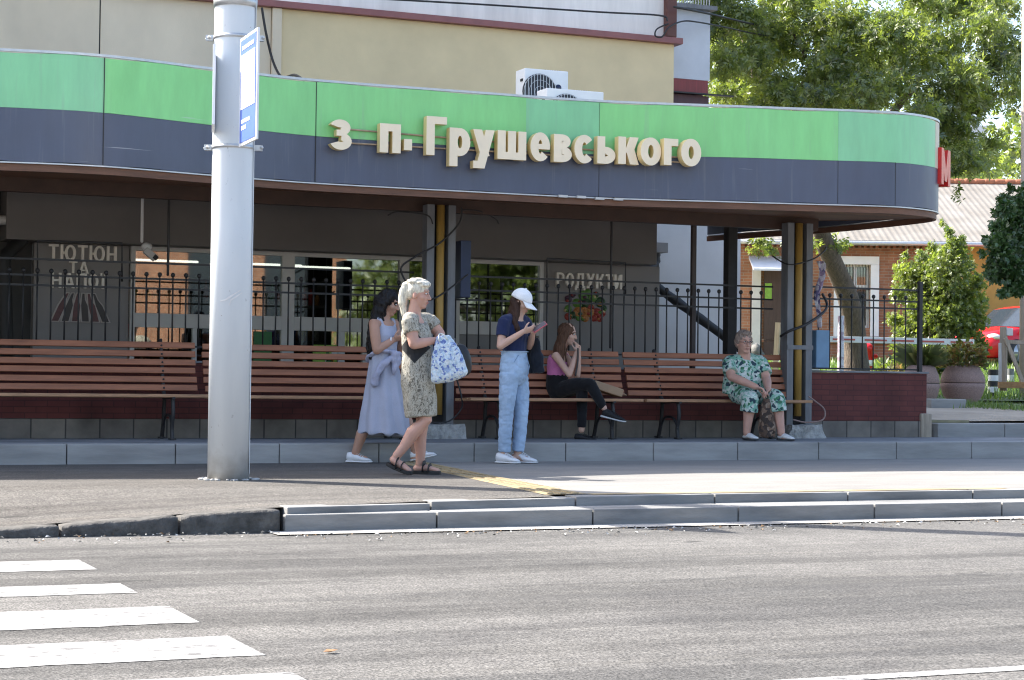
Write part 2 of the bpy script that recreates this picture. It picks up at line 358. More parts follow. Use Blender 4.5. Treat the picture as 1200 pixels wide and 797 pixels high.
LEAFP = [m_leaf('planter leaf green', (.12, .15, .04)), m_leaf('planter leaf bronze', (.22, .14, .06)), m_leaf('planter leaf yellow', (.3, .28, .1))]
GRASS = [m_leaf('sunny grass', (.14, .22, .045)), m_leaf('deep grass', (.08, .15, .03))]
# skins and cloths
def skin(name, c):
    t = NT(name); n = t.noise(9, 4); t.col(t.ramp(n, [(.3, tuple(x*.9 for x in c)), (.7, tuple(min(1, x*1.06) for x in c))])); t.rough(.55)
    t.p.inputs['Subsurface Weight'].default_value = .12; t.p.inputs['Subsurface Radius'].default_value = (.02, .008, .004); t.p.inputs['Subsurface Scale'].default_value = .5
    t.bump(t.noise(220, 3), .08, .002); return t.m
M['skin'] = skin('fair skin', (.58, .36, .27)); M['skin_tan'] = skin('tanned skin', (.44, .245, .17)); M['skin_old'] = skin('ruddy aged skin', (.55, .31, .235))
def cloth(name, c, var=.12, scale=8, rough=.9):
    t = NT(name); n = t.noise(scale, 5); w = t.noise(320, 2)
    k = t.ramp(n, [(.3, tuple(x*(1-var) for x in c)), (.7, tuple(min(1, x*(1+var)) for x in c))]); k = t.mix(k, t.ramp(w, [(.3, (.85,)*3), (.7, (1.1,)*3)]), 1, 'MULTIPLY')
    t.col(k); t.rough(rough); t.bump(w, .25, .002); t.p.inputs['Sheen Weight'].default_value = .15; t.p.inputs['Specular IOR Level'].default_value = .2; return t.m
def hairm(name, c, rough=.6):
    t = NT(name); n = t.noise(38, 4, t.mapping((3.2, 3.2, .35)), .6); t.col(t.ramp(n, [(.3, tuple(x*.55 for x in c)), (.7, tuple(min(1, x*1.5) for x in c))])); t.rough(rough); t.bump(n, .8, .008); t.p.inputs['Specular IOR Level'].default_value = .2; return t.m
def spots(name, cols, scale, sz=(1, 1, 1)):
    t = NT(name); v = t.n.new('ShaderNodeTexVoronoi'); v.inputs['Scale'].default_value = scale
    w = t.mix(t.coord(), t.noise(14, 3), .06); t.l.new(t.mapping(sz, (.4, .2, .5), w), v.inputs['Vector']); sp = t.n.new('ShaderNodeSeparateColor'); t.l.new(v.outputs['Color'], sp.inputs[0])
    n = len(cols); k = t.ramp(sp.outputs[0], [(i/n, c) for i, c in enumerate(cols)], True)
    k = t.mix(k, t.ramp(t.noise(60, 3), [(.3, (.75,)*3), (.7, (1.15,)*3)]), 1, 'MULTIPLY'); t.col(k); t.rough(.85); t.bump(t.noise(200, 2), .2, .002); return t.m
# ------------------------------------------------------------------ the setting: ground, road, pavement
ROAD = -.18
def terrain(x, y):       # the yard beyond the platform climbs gently away from the street
    d = x*math.sin(TH)+y*math.cos(TH)
    T = [(0, .33), (21.2, .35), (26, .46), (30, .55), (35, .74), (40, .95), (50, 1.38), (60, 1.6), (90, 2.0), (400, 2.5)]
    for (a, za), (b, zb) in zip(T, T[1:]):
        if d <= b: return za+(zb-za)*max(0, d-a)/(b-a)
    return 2.5
g = MB(); g.quad((-900, -900, -.42), (900, -900, -.42), (900, 900, -.42), (-900, 900, -.42)); tag(g.build('ground', M['dirt']), kind='structure')
g = MB(); xs = [-120, 80]; g.quad((-140, -6, ROAD), (140, -6, ROAD), (140, 11.9, ROAD), (-140, 11.9, ROAD))
road = tag(g.build('road', M['road']), kind='structure')
# painted markings
stripes = [((303, 647), (303, 650), 62), ((0, 656.5), (0, 668.5), 90), ((0, 684), (0, 695.5), 145), ((0, 710), (0, 730.5), 222), ((0, 744), (0, 769), 303), ((0, 787), (0, 823), 365)]
pv = ROAD+.0025
for a, b, xe in stripes:
    if a[1] < 650: ya = atz(25, 646.5, ROAD).y; yb = atz(25, 650, ROAD).y; xr = 1.35
    else:
        ya = atz(xe, a[1], ROAD).y; yb = atz(xe, b[1], ROAD).y; xr = 1.80+.05*math.sin(xe)
    k = MB(); n = 60; x0 = -3.2
    top = [(x0+(xr-x0)*i/n, ya+.02*noise.noise(Vector((i*1.7, ya, 0)))) for i in range(n+1)]; bot = [(x0+(xr-x0)*i/n, yb+.02*noise.noise(Vector((i*1.7, yb, 3)))) for i in range(n+1)]
    for i in range(n): k.quad((*bot[i], pv), (*bot[i+1], pv), (*top[i+1], pv), (*top[i], pv))
    tag(k.build('crosswalk_stripe', M['paint'], road))
k = MB(); k.quad((3.1, 5.38, pv), (60, 5.1, pv), (60, 5.19, pv), (3.1, 5.47, pv)); k.build('lane_line', M['paint'], road)
k = MB(); k.quad((3.3, 11.44, ROAD+.008), (60, 11.44, ROAD+.008), (60, 11.7, ROAD+.008), (3.3, 11.7, ROAD+.008)); tag(k.build('gutter', M['gutter']), kind='structure')

def ktop(x):             # the old kerb drops towards the crossing on the left
    return -.03-.105*min(1, max(0, (3.4-x)/1.9))**1.0
def kx(x): return 11.74 if x < 3.4 else 11.74
def upper_y(x): return 11.76+min(1, max(0, (x-3.4)/2.6))*.34
def ptop(x): return ktop(x) if x < 3.4 else -.03*(1-min(1, (x-3.4)/2.4))
# asphalt pavement: flat by the platform, sloping to the dropped kerb
gr = MB(); nx, ny = 40, 16; X0 = -14
def bx(y): return 5.55+(y-12.25)/(17.3-12.25)*.6        # border of asphalt and paving
rows = []
for j in range(ny+1):
    row = []
    for i in range(nx+1):
        f = j/ny; xe = 5.5+.65*f
        x = X0+(xe-X0)*(i/nx)**.6; yf = 11.86 if x < 3.3 else upper_y(x)+.08
        y = yf+(17.34-yf)*f; k = min(1, max(0, (14.3-y)/2.4)); zf = ptop(x)+.002
        row.append((x, y, zf*k*k*(3-2*k)))
    rows.append(row)
vs = [p for r in rows for p in r]; gr.add(vs, [(j*(nx+1)+i, j*(nx+1)+i+1, (j+1)*(nx+1)+i+1, (j+1)*(nx+1)+i) for j in range(ny) for i in range(nx)], True)
tag(gr.build('pavement', M['walk']), kind='structure')
g = MB(); g.add([(5.85, 12.3, 0), (60, 12.3, 0), (60, 17.34, 0), (6.45, 17.34, 0)], [(0, 1, 2, 3)]); tag(g.build('paved_pavement', M['pavers']), kind='structure')
g = MB(); g.add([(5.5, 12.26, .002), (5.85, 12.3, .002), (6.45, 17.3, .002), (6.15, 17.3, .002)], [(0, 1, 2, 3)])
for i in range(34):
    for j in range(3):
        f = (i+.5)/34; x = 5.5+.65*f+.06+j*.1; y = 12.3+5*f; g.box((x, y, .006), (.05, .11, .008))
g.add([(5.85, 12.18, .003), (9.5, 12.18, .003), (9.5, 12.32, .003), (5.85, 12.32, .003)], [(0, 1, 2, 3)])
tag(g.build('tactile_paving', M['tactile']), kind='structure')
# kerbs: newer two step kerb of long grey stones, old dark stones at the crossing
kb = MB()
x = 3.42; st = random.Random(3)
while x < 60:
    L = 1.15 if x > 3.5 else 1.05; x1 = x+L-.012
    t0, t1 = -.066, -.066+st.uniform(-.003, .003)
    kb.prism([(x, 11.70), (x1, 11.70), (x1, upper_y(x1)), (x, upper_y(x))], -.36, t1)
    kb.prism([(x+.03, upper_y(x)), (x1+.03, upper_y(x1)), (x1+.03, upper_y(x1)+.2), (x+.03, upper_y(x)+.2)], -.36, ptop(x+.6)-.001)
    x += L
tag(kb.build('kerb', M['kerbconc'], bevel=.008), kind='structure')
kb = MB(); x = 3.40
for q, L in enumerate((.66, .74, .9, 1.0, 1.0, 1.0, 1, 1, 1, 1, 1, 1)):
    x0 = x-L+.006; n, m = 12, 6; vs = []
    for i in range(n+1):
        a = x0+(x-.012-x0)*i/n; e = .012*max(0, 1-min(i, n-i)/1.3)
        prof = [(11.70, -.4), (11.705, -.22), (11.708, ktop(a)-.06), (11.709, ktop(a)-.014), (11.722, ktop(a)-.001), (11.9, ktop(a)+.003), (11.9, -.4)]
        for j, (y, z) in enumerate(prof):
            w = .016 if 0 < j < 5 else 0; nn = noise.noise(Vector((a*5+q*7, j*.9, 1)))+.6*noise.noise(Vector((a*14, j*1.7, q)))
            vs.append((a, y+w*nn+(e if j < 5 else 0), z+(w*.6*nn-e*.6 if 2 < j < 6 else 0)))
    kb.add(vs, [(i*7+j, (i+1)*7+j, (i+1)*7+j+1, i*7+j+1) for i in range(n) for j in range(6)]+[tuple(range(7)), tuple(reversed(range(n*7, n*7+7)))], True)
    x -= L
tag(kb.build('old_kerb', M['oldkerb']), kind='structure')
# raised platform under the benches, with its kerb face
PZ = .186
pf = MB(); x = -14.0
while x < 40:
    L = 1.0; pf.span((x, 17.32, -.3), (x+L-.008, 17.52, PZ)); x += L
tag(pf.build('platform_kerb', M['conc'], bevel=.012), kind='structure')
pf = MB(); pf.span((-14, 17.522, -.3), (40, 19.35, PZ-.004)); tag(pf.build('platform', M['conc_dirty']), kind='structure')
# second step, the yard behind it
pf = MB(); x = 13.72
while x < 40:
    pf.span((x, 18.95, 0), (x+.99, 19.4, .35)); x += 1.0
tag(pf.build('upper_kerb', M['conc'], bevel=.01), kind='structure')
g = MB(); nx, ny = 44, 60; vs = []
for j in range(ny+1):
    for i in range(nx+1):
        x = 11+i*(110/nx)*(.35+.65*i/nx); y = 19.3+(j/ny)**1.8*170; vs.append((x, y, terrain(x, y)-.03*max(0, 1-j/4)+.02*noise.noise(Vector((x*1.3, y*1.3, 0)))*(1 if j > 1 else 0)))
g.add(vs, [(j*(nx+1)+i, j*(nx+1)+i+1, (j+1)*(nx+1)+i+1, (j+1)*(nx+1)+i) for j in range(ny) for i in range(nx)], True)
tag(g.build('yard_ground', M['dirt']), kind='structure')
g = MB(); nx, ny = 22, 24; vs = []
for j in range(ny+1):
    for i in range(nx+1):
        p = atd(820+i*24, 450, 29.6+j*.95+.5*noise.noise(Vector((i*.5, j*.4, 2)))); vs.append((p.x, p.y, terrain(p.x, p.y)+.012+.03*noise.noise(Vector((i, j, 0)))+.03))
g.add(vs, [(j*(nx+1)+i, j*(nx+1)+i+1, (j+1)*(nx+1)+i+1, (j+1)*(nx+1)+i) for j in range(ny) for i in range(nx)], True)
lawn = tag(g.build('lawn', mat('lawn soil and turf', (.08, .11, .035), .95, .35, 3, .5, 30)), kind='structure')

k = MB(); rr = random.Random(17)
for i in range(420):
    x = rr.uniform(0.5, 11); f = abs(rr.gauss(0, .22)); y = (11.42 if x > 3.4 else 11.66)-f; z = ROAD+.012; s = rr.uniform(.006, .02); a = rr.uniform(0, 6.28); c_, s_ = math.cos(a)*s, math.sin(a)*s; k.mi = rr.choice((0, 0, 0, 1, 2))
    if y > 11.44: z += .006
    k.add([(x-c_, y-s_, z-.006), (x+s_*.7, y-c_*.7, z), (x+c_, y+s_, z-.004), (x-s_*.7, y+c_*.7, z+s*.4)], [(0, 1, 2, 3)])
tag(k.build('road_grit', [M['rough_conc'], M['oldkerb'], mat('dry leaf bits', (.26, .16, .08), .9, .4, 20, 0)]), 'grit and dry leaf bits gathered along the kerb foot', 'grit', None, 'stuff')
# ------------------------------------------------------------------ shop pavilion
shop = thing('shop_pavilion', 'dark grey single storey shop with wide glass front behind the benches and fence', 'shop', (7, 21, 0))
def sh(mb, name, mats, parent=None, bevel=0):
    o = mb.build(name, mats, None, bevel); q = parent or shop; o.parent = q
    w = q; off = Vector((0, 0, 0))
    while w: off += w.location; w = w.parent
    o.location = -off; return o
b = MB(); b.span((2.9, 20.72, 2.27), (10.78, 21.5, 2.98)); sh(b, 'roller_box', M['darkgrey'], bevel=.008)
b = MB(); b.span((3.25, 21.06, .3), (4.30, 21.2, 2.268)); b.span((9.372, 21.06, .3), (11.0, 21.2, 2.268))
b.span((2.2, 21.5, 2.4), (11.0, 21.6, 3.3)); b.span((-8, 21.0, .3), (2.55, 21.3, 3.2)); sh(b, 'wall', M['panelgrey'], bevel=.004)
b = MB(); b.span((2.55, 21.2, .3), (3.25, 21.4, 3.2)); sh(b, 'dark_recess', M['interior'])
# white frames
f = MB()
def fr(a, c): f.span((a[0], 21.0, a[1]), (c[0], 21.09, c[1]))
for xx, w in ((4.31, .05), (6.06, .15), (7.50, .12), (8.22, .05), (9.32, .05)): fr((xx, .3), (xx+w, 2.268))
for xa, xb in ((4.36, 6.06), (6.21, 7.5), (7.62, 8.22), (8.27, 9.32)): fr((xa, 2.22), (xb, 2.268)); fr((xa, 1.36), (xb, 1.52)); fr((xa, .3), (xb, .8))
fr((5.02, .3), (5.07, 1.36)); fr((5.45, 1.52), (5.49, 2.22)); fr((5.30, .3), (5.36, 1.36)); fr((6.75, .3), (6.83, 1.36)); fr((7.05, .3), (7.5, 1.36))
sh(f, 'window_frame', M['whitepanel'], bevel=.004)
for xa, xb in ((4.36, 5.45), (5.49, 6.06), (6.21, 7.5), (7.62, 8.22), (8.27, 9.32)):
    p = MB(); p.span((xa, 21.04, 1.52), (xb, 21.048, 2.22)); sh(p, 'window_pane', M['glass'])
for xa, xb in ((4.36, 5.02), (5.07, 5.3), (5.36, 6.06), (6.21, 6.75), (6.83, 7.05), (7.62, 8.22)):
    p = MB(); p.span((xa, 21.04, .8), (xb, 21.048, 1.36)); sh(p, 'window_pane', M['glass'])
p = MB(); p.span((8.27, 21.03, .8), (9.32, 21.06, 1.36)); sh(p, 'lower_panel', M['panelgrey'])
# interior
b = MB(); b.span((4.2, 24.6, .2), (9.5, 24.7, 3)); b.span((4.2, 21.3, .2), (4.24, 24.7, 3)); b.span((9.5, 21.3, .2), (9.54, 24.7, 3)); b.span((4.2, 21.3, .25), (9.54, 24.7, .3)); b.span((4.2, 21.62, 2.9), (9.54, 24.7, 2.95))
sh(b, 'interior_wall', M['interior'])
tubeM = emis('fluorescent tube', (1, .97, .9), 1.6)
for xa, yy in ((4.6, 22.4), (5.9, 22.4), (6.6, 22.6)):
    t_ = MB(); t_.tube([(xa, yy, 2.2), (xa+.8, yy, 2.2)], .014, 8); sh(t_, 'ceiling_tube', tubeM)
goods = [mat('goods '+n, c, .4, .1, 5, 0) for n, c in (('green', (.03, .2, .05)), ('amber', (.35, .15, .03)), ('red', (.4, .03, .03)), ('white', (.6, .6, .58)), ('blue', (.04, .08, .3)), ('yellow', (.55, .4, .04)))]
rg = random.Random(5)
for xa in (4.45, 5.5, 6.35):
    sroot = thing('display_shelf', {4.45: 'dark shelf of bottles inside the left shop window', 5.5: 'dark shelf of packets behind the pavilion window beside the pole', 6.35: 'shelf of goods behind the middle shop window'}[xa], 'shelf', (xa, 22.9, .3))
    k = MB()
    for zz in (.5, .95, 1.4): k.span((0, 0, zz), (.85, .35, zz+.03))
    for xx in (0, .82): k.span((xx, 0, 0), (xx+.03, .35, 1.75))
    k.build('frame', M['darkgrey'], sroot)
    k = MB()
    for zz in (.53, .98, 1.43):
        for q in range(9):
            k.mi = rg.randrange(6); h = rg.uniform(.14, .3); xx = .07+q*.085; k.lathe([(.03, 0), (.032, h*.65), (.014, h*.82), (.012, h)], (xx, .1, zz), 8)
    tag(k.build('goods', goods, sroot), kind='stuff')
# coloured posters on the lower glass, green poster door
def poster(name, xa, xb, za, zb, mats, draw, label):
    o = MB(); o.span((xa, 21.018, za), (xb, 21.03, zb)); draw(o); q = o.build(name, mats); tag(q, label, 'poster'); return q
PC = [mat('poster green', (.03, .16, .045), .5, .2, 9, 0), mat('poster white', (.6, .6, .57), .5, .1, 9, 0), mat('poster yellow', (.6, .42, .03), .5, .2, 9, 0), mat('poster dark', (.03, .03, .035), .5, .2, 9, 0), mat('poster lime', (.2, .38, .05), .5, .35, 14, 0)]
poster('window_poster', 5.74, 5.95, .85, 1.34, [PC[0]], lambda o: None, 'plain dark green poster inside the low window right of the pole')
def dr(o):
    o.mi = 1
    for i in range(9): o.mi = rg.choice((1, 2, 3)); o.span((6.5+rg.random()*.2, 21.012, .86+rg.random()*.3), (6.53+rg.random()*.22, 21.017, .9+rg.random()*.3))
poster('window_poster', 6.45, 6.74, .82, 1.2, [PC[4], PC[1], PC[2], PC[0]], dr, 'speckled lime green poster low on the white shop door')
def dr2(o): o.mi = 1; o.span((7.27, 20.992, .98), (7.37, 20.997, 1.16))
o = MB(); o.span((7.24, 20.975, .82), (7.46, 20.99, 1.28)); o.mi = 1; o.span((7.28, 20.97, .92), (7.4, 20.974, 1.18)); tag(o.build('window_poster', [PC[2], PC[3]]), 'bright yellow poster with dark patch behind the walking women', 'poster')
# lettering on the two grey panels
def glyph(ch, W, H, t):
    """one bold letter drawn in a W x H box with stroke t; returns extruded pieces (front y=0, back y=1)"""
    k = MB(); st = [0]
    def pane(poly):
        o = st[0]*.0016; st[0] += 1; n = len(poly)
        k.add([(x, o, z) for x, z in poly]+[(x, 1, z) for x, z in poly], [tuple(range(n)), tuple(reversed(range(n, 2*n)))]+[(i, n+i, n+(i+1) % n, (i+1) % n) for i in range(n)], False)
    def box(x0, x1, z0, z1): pane([(x0, z0), (x1, z0), (x1, z1), (x0, z1)])
    def arc(cx, cz, rx, rz, a0, a1, tz=None):
        tz = tz or t*.88; n = 22; o = st[0]*.0016; st[0] += 1
        ro = [(cx+rx*math.cos(R_(a0+(a1-a0)*i/n)), cz+rz*math.sin(R_(a0+(a1-a0)*i/n))) for i in range(n+1)]; ri = [(cx+(rx-t)*math.cos(R_(a0+(a1-a0)*i/n)), cz+(rz-tz)*math.sin(R_(a0+(a1-a0)*i/n))) for i in range(n+1)]
        vs = [(x, o, z) for x, z in ro]+[(x, o, z) for x, z in ri]+[(x, 1, z) for x, z in ro]+[(x, 1, z) for x, z in ri]; m = n+1; fs = []
        for i in range(n): fs += [(i, m+i, m+i+1, i+1), (2*m+i, 2*m+i+1, 3*m+i+1, 3*m+i), (i, i+1, 2*m+i+1, 2*m+i), (m+i, 3*m+i, 3*m+i+1, m+i+1)]
        fs += [(0, 2*m, 3*m, m), (n, m+n, 3*m+n, 2*m+n)]; k.add(vs, fs, False)
    def slant(x0, z0, x1, z1, w): pane([(x0, z0), (x0+w, z0), (x1+w, z1), (x1, z1)])
    h = t*.85
    if ch in 'Гг': box(0, t, 0, H); box(t*.9, W, H-h, H)
    elif ch in 'пП': box(0, t, 0, H); box(W-t, W, 0, H); box(t*.9, W-t*.9, H-h, H)
    elif ch == '.': box(0, W, 0, H)
    elif ch in 'рР':
        bh = H*.73 if ch == 'р' else H*.58; box(0, t, 0, H); arc(W*.5 if ch == 'р' else W*.45, H-bh/2, W*.5 if ch == 'р' else W*.55, bh/2, -180 if ch == 'р' else -90, 180 if ch == 'р' else 90)
        if ch == 'Р': box(t*.9, W*.47, H-h, H); box(t*.9, W*.47, H-bh, H-bh+h)
    elif ch in 'уУ': slant(W*.13, 0, W-t*1.12, H, t*1.1); slant(W*.36, H*.33, 0, H, t*1.1); box(W*.02, W*.3, 0, h)
    elif ch == 'ш': box(0, t, 0, H); box(W/2-t/2, W/2+t/2, 0, H); box(W-t, W, 0, H); box(t*.9, W-t*.9, 0, h)
    elif ch == 'е': arc(W/2, H/2, W/2, H/2, 0, 318); box(t*.8, W*.985, H*.42, H*.42+h*.72)
    elif ch == 'в': box(0, t, 0, H); arc(W*.45, H*.745, W*.47, H*.255, -90, 90); arc(W*.45, H*.285, W*.55, H*.285, -90, 90); box(t*.9, W*.5, H-h, H); box(t*.9, W*.5, H*.45, H*.45+h*.8); box(t*.9, W*.5, 0, h)
    elif ch == 'с': arc(W/2, H/2, W/2, H/2, 42, 318)
    elif ch == 'ь': box(0, t, 0, H); arc(W*.45, H*.31, W*.55, H*.31, -90, 90); box(t*.9, W*.5, H*.62-h*.9, H*.62); box(t*.9, W*.5, 0, h)
    elif ch in 'кК': box(0, t, 0, H); slant(t*.8, H*.42, W-t*1.15, H, t*1.15); slant(W-t*1.1, 0, t*.95, H*.56, t*1.15)
    elif ch in 'оО': arc(W/2, H/2, W/2, H/2, 0, 360)
    elif ch == 'з': arc(W*.47, H*.735, W*.47, H*.265, -85, 160); arc(W*.5, H*.285, W*.5, H*.285, -160, 85); box(W*.3, W*.55, H*.46, H*.46+h*.8)
    elif ch == 'Т': box(W/2-t/2, W/2+t/2, 0, H-h*.9); box(0, W, H-h, H)
    elif ch == 'Ю': box(0, t, 0, H); arc(W*.64, H/2, W*.36, H/2, 0, 360); box(t*.9, W*.36, H/2-h/2, H/2+h/2)
    elif ch == 'Н': box(0, t, 0, H); box(W-t, W, 0, H); box(t*.9, W-t*.9, H/2-h/2, H/2+h/2)
    elif ch == 'А': slant(0, 0, W/2-t*.55, H, t*1.1); slant(W-t*1.1, 0, W/2-t*.55, H, t*1.1); box(W*.24, W*.76, H*.2, H*.2+h*.8)
    elif ch == 'Ї': box(W/2-t/2, W/2+t/2, 0, H*.76); box(0, W*.38, H*.86, H*1.05); box(W*.62, W, H*.86, H*1.05)
    elif ch == 'Д': slant(W*.12, h*.9, W*.24, H, t*.95); box(W*.86-t, W*.86, h*.9, H); box(W*.3, W*.8, H-h, H); box(0, W, 0, h); box(0, t*.8, -H*.16, h*.5); box(W-t*.8, W, -H*.16, h*.5)
    elif ch == 'И': box(0, t, 0, H); box(W-t, W, 0, H); slant(t*.5, H*.05, W-t*1.5, H*.95, t)
    elif ch == 'М': box(0, t, 0, H); box(W-t, W, 0, H); slant(W/2-t*.5, H*.1, t*.1, H, t); slant(W/2-t*.5, H*.1, W-t*1.1, H, t)
    return k
def put_glyph(ch, root, name, x0, x1, z0, z1, yf, yb, t, mats):
    k = glyph(ch, x1-x0, z1-z0, t); k.v = [(x0+x, yf+(yb-yf)*y, z0+z) for x, y, z in k.v]; me = k.mesh(name, mats); bm = bmesh.new(); bm.from_mesh(me); bmesh.ops.recalc_face_normals(bm, faces=bm.faces[:]); bm.to_mesh(me); bm.free()
    if len(me.materials) > 1:
        for p in me.polygons: p.material_index = 0 if p.normal.y < -.5 else 1
    o = bpy.data.objects.new(name, me); link(o)
    if root: o.parent = root; o.location = -root.location
    return o
def letters(root, word, x0, x1, z0, z1, yf, yb, m, gap=.16):
    wd = {'Ю': 1.15, 'Ї': .42, 'Д': .95, 'А': .86, 'Т': .72, 'К': .78, 'У': .78}; w = [wd.get(c, .76) for c in word]; sx = (x1-x0)/(sum(w)+gap*(len(word)-1)); x = x0
    for c, ww in zip(word, w): put_glyph(c, root, 'letter', x, x+ww*sx, z0, z1, yf, yb, .165*(z1-z0), m); x += (ww+gap)*sx
t = thing('shop_lettering', 'raised pale three line lettering about tobacco and drinks on left grey panel', 'lettering', (3.7, 21.06, 1.7))
for wd, (xa, ya), (xb, yb) in (('ТЮТЮН', (57, 305), (137, 290.5)), ('ТА', (81, 320), (104, 308)), ('НАПОЇ', (60, 337), (124, 323))):
    A = at(xa, ya, 21.03); B = at(xb, yb, 21.03); letters(t, wd, A.x, B.x, A.z, B.z+.015, 21.02, 21.06, M['signltr'], .14)
t = thing('shop_lettering', 'raised pale one line groceries lettering missing its first letter on right grey panel', 'lettering', (9.9, 21.06, 2))
A = at(652, 335.5, 21.03); B = at(729, 322, 21.03); letters(t, 'РОДУКТИ', A.x, B.x, A.z-.01, B.z, 21.02, 21.06, M['signltr'], .13)
# cut-out pictures: bottles and vegetables
BT = [mat('bottle cut-out maroon', (.085, .02, .024), .4, .4, 20, 0), mat('bottle cut-out outline', (.42, .38, .36), .5, .1, 5, 0), mat('bottle cut-out black', (.02, .018, .018), .4, .2, 5, 0)]
o = MB(); A = at(62, 377, 21.05); B = at(126, 344, 21.05)
W_, H_ = B.x-A.x, B.z-A.z
for i in range(6):
    c = A.x+W_*(.14+.145*i); ln = (i-2.5)*.03; tp = c-ln*1.0
    def bp(x, f): return c+ln*.9+(tp-c-ln*.9)*f+x
    for k, (ww, yo) in enumerate(((.052, 0), (.036, -.004))):
        o.mi = (1, i % 2*2)[k]; ph = [(-ww, .0), (ww, .0), (ww, .58), (ww*.45, .78), (ww*.45, 1.0), (-ww*.45, 1.0), (-ww, .58)] if k == 0 else [(-ww, .03), (ww, .03), (ww, .56), (ww*.3, .76), (ww*.3, .97), (-ww*.3, .97), (-ww, .56)]
        pts = [(bp(x, f), A.z+H_*f) for x, f in ph]; y1 = 21.045+yo-i*.0007; n = len(pts)
        o.add([(x, y1, z) for x, z in pts]+[(x, 21.058, z) for x, z in pts], [tuple(range(n))]+[(j, n+j, n+(j+1) % n, (j+1) % n) for j in range(n)], False)
tag(o.build('bottle_picture', BT), 'cut-out picture of six dark bottles with pale outlines under the tobacco lettering', 'picture')
VG = [mat('veg '+n, c, .5, .3, 30, 0) for n, c in (('leaf green', (.09, .2, .03)), ('dark green', (.02, .06, .015)), ('orange', (.4, .16, .04)), ('red', (.3, .04, .025)), ('purple', (.06, .02, .04)), ('pale', (.5, .42, .2)))]
o = MB(); A = at(661, 376, 21.05); B = at(711, 342, 21.05); W_, H_ = B.x-A.x, B.z-A.z
for (fx, fz, r, c) in [(.1, .72, .1, 4), (.2, .85, .07, 4), (.45, .85, .13, 0), (.55, .95, .1, 0), (.68, .8, .12, 0), (.3, .6, .12, 0), (.5, .6, .14, 1), (.85, .65, .14, 1), (.1, .4, .1, 0), (.75, .9, .08, 1), (.35, .3, .15, 2), (.5, .33, .13, 2), (.2, .2, .1, 1), (.1, .14, .1, 3), (.105, .14, .055, 5), (.62, .3, .13, 2), (.78, .3, .12, 3), (.9, .28, .1, 3), (.7, .12, .1, 3), (.85, .1, .09, 3), (.5, .1, .1, 2), (.35, .1, .08, 0), (.62, .5, .1, 3), (.95, .45, .08, 1)]:
    o.mi = c
    for _ in range(3): o.mi = c if _ < 2 else rg.randrange(6); o.ell((A.x+W_*(fx+r*rg.uniform(-.7, .7)), 21.05, A.z+H_*(fz+r*rg.uniform(-.7, .7))), (r*W_*.45, .018, r*H_*.5), seg=10, rings=6)
    o.mi = c; o.ell((A.x+W_*fx, 21.055, A.z+H_*fz), (r*W_*.9, .012+.004*rg.random(), r*H_*1.25), seg=14, rings=6)
tag(o.build('vegetable_picture', VG), 'cut-out picture of mixed vegetables under the groceries lettering', 'picture')
# pale wing to the right with drainage pipe
b = MB(); b.span((10.6, 22.5, .2), (13.0, 22.7, 3.1)); w_ = tag(b.build('rear_wall', M['ltwall']), 'pale grey rendered wall between the shop and the brick house view', 'wall')
b = MB(); A = at(760, 296, 22.2); B = at(779, 285, 22.2); b.span((A.x-.15, 22.1, A.z), (B.x, 22.45, B.z)); rt = thing('drain_pipe', 'black ribbed drain pipe falling diagonally across the pale wall', 'drainpipe')
b.build('hopper', M['panelgrey'], rt, .006)
pts = [at(768, 294, 22.3), at(767, 310, 22.3), at(752, 322, 22.1), at(775, 340, 22.05), at(862, 404, 21.9), at(872, 412, 21.8)]
path = catmull(pts, 8); rad = [.062+.008*math.sin(i*2.5) for i in range(len(path))]; k = MB(); k.tube(path, rad, 10, rnd=False); k.build('pipe', M['black'], rt)
rt = thing('drain_pipe', 'black downpipe bent at the far left end of the shop front', 'drainpipe')
k = MB(); k.tube(catmull([at(26, 262, 20.9), at(26, 280, 20.9), at(6, 302, 20.8), at(6, 330, 20.8), at(8, 420, 20.8)], 6), .075, 10, rnd=False); k.build('pipe', M['black'], rt)
k = MB(); k.tube([at(-30, 258, 20.8), at(32, 258, 20.8)], .055, 10); tag(k.build('horizontal_pipe', M['whitepanel']), 'pale horizontal pipe under the canopy at far left', 'pipe')

# ------------------------------------------------------------------ canopy
FT, FB, FM = 3.71, 2.73, 3.2
cv = catmull([(x, y, 0) for x, y in [(-8, 17.9), (-3, 17.75), (.5, 17.55), (2.0, 17.32), (2.69, 17.2), (3.1, 17.16), (3.5, 17.2), (4.35, 17.42), (5.4, 17.62), (7.0, 17.62), (8.45, 17.56), (9.8, 17.25), (10.7, 17.04), (11.15, 16.92), (11.62, 16.84), (12.05, 16.93), (12.36, 17.12), (12.54, 17.38), (12.6, 17.75), (12.56, 18.6), (12.4, 19.6), (12.1, 20.6), (11.9, 21.4)]], 7)
canopy = thing('bus_stop_canopy', 'long curved canopy with green and slate bands over the benches', 'canopy', (7, 18, 0))
def cn(mb, name, mats, bevel=0, parent=None):
    o = mb.build(name, mats, canopy, bevel); o.location = (-7, -18, 0); return o
nrm = []
for i, p in enumerate(cv):
    tt = (cv[min(i+1, len(cv)-1)]-cv[max(i-1, 0)]).normalized(); nrm.append(Vector((tt.y, -tt.x, 0)))
def zm(p):               # height of the colour change: follows the photo, a little higher at the right
    T = [(-8, 3.23), (3, 3.21), (5.4, 3.18), (8.4, 3.17), (10, 3.19), (11, 3.19), (13, 3.2)]
    for (a, za), (b, zb) in zip(T, T[1:]):
        if p.x <= b: return za+(zb-za)*max(0, (p.x-a)/(b-a))
    return 3.2
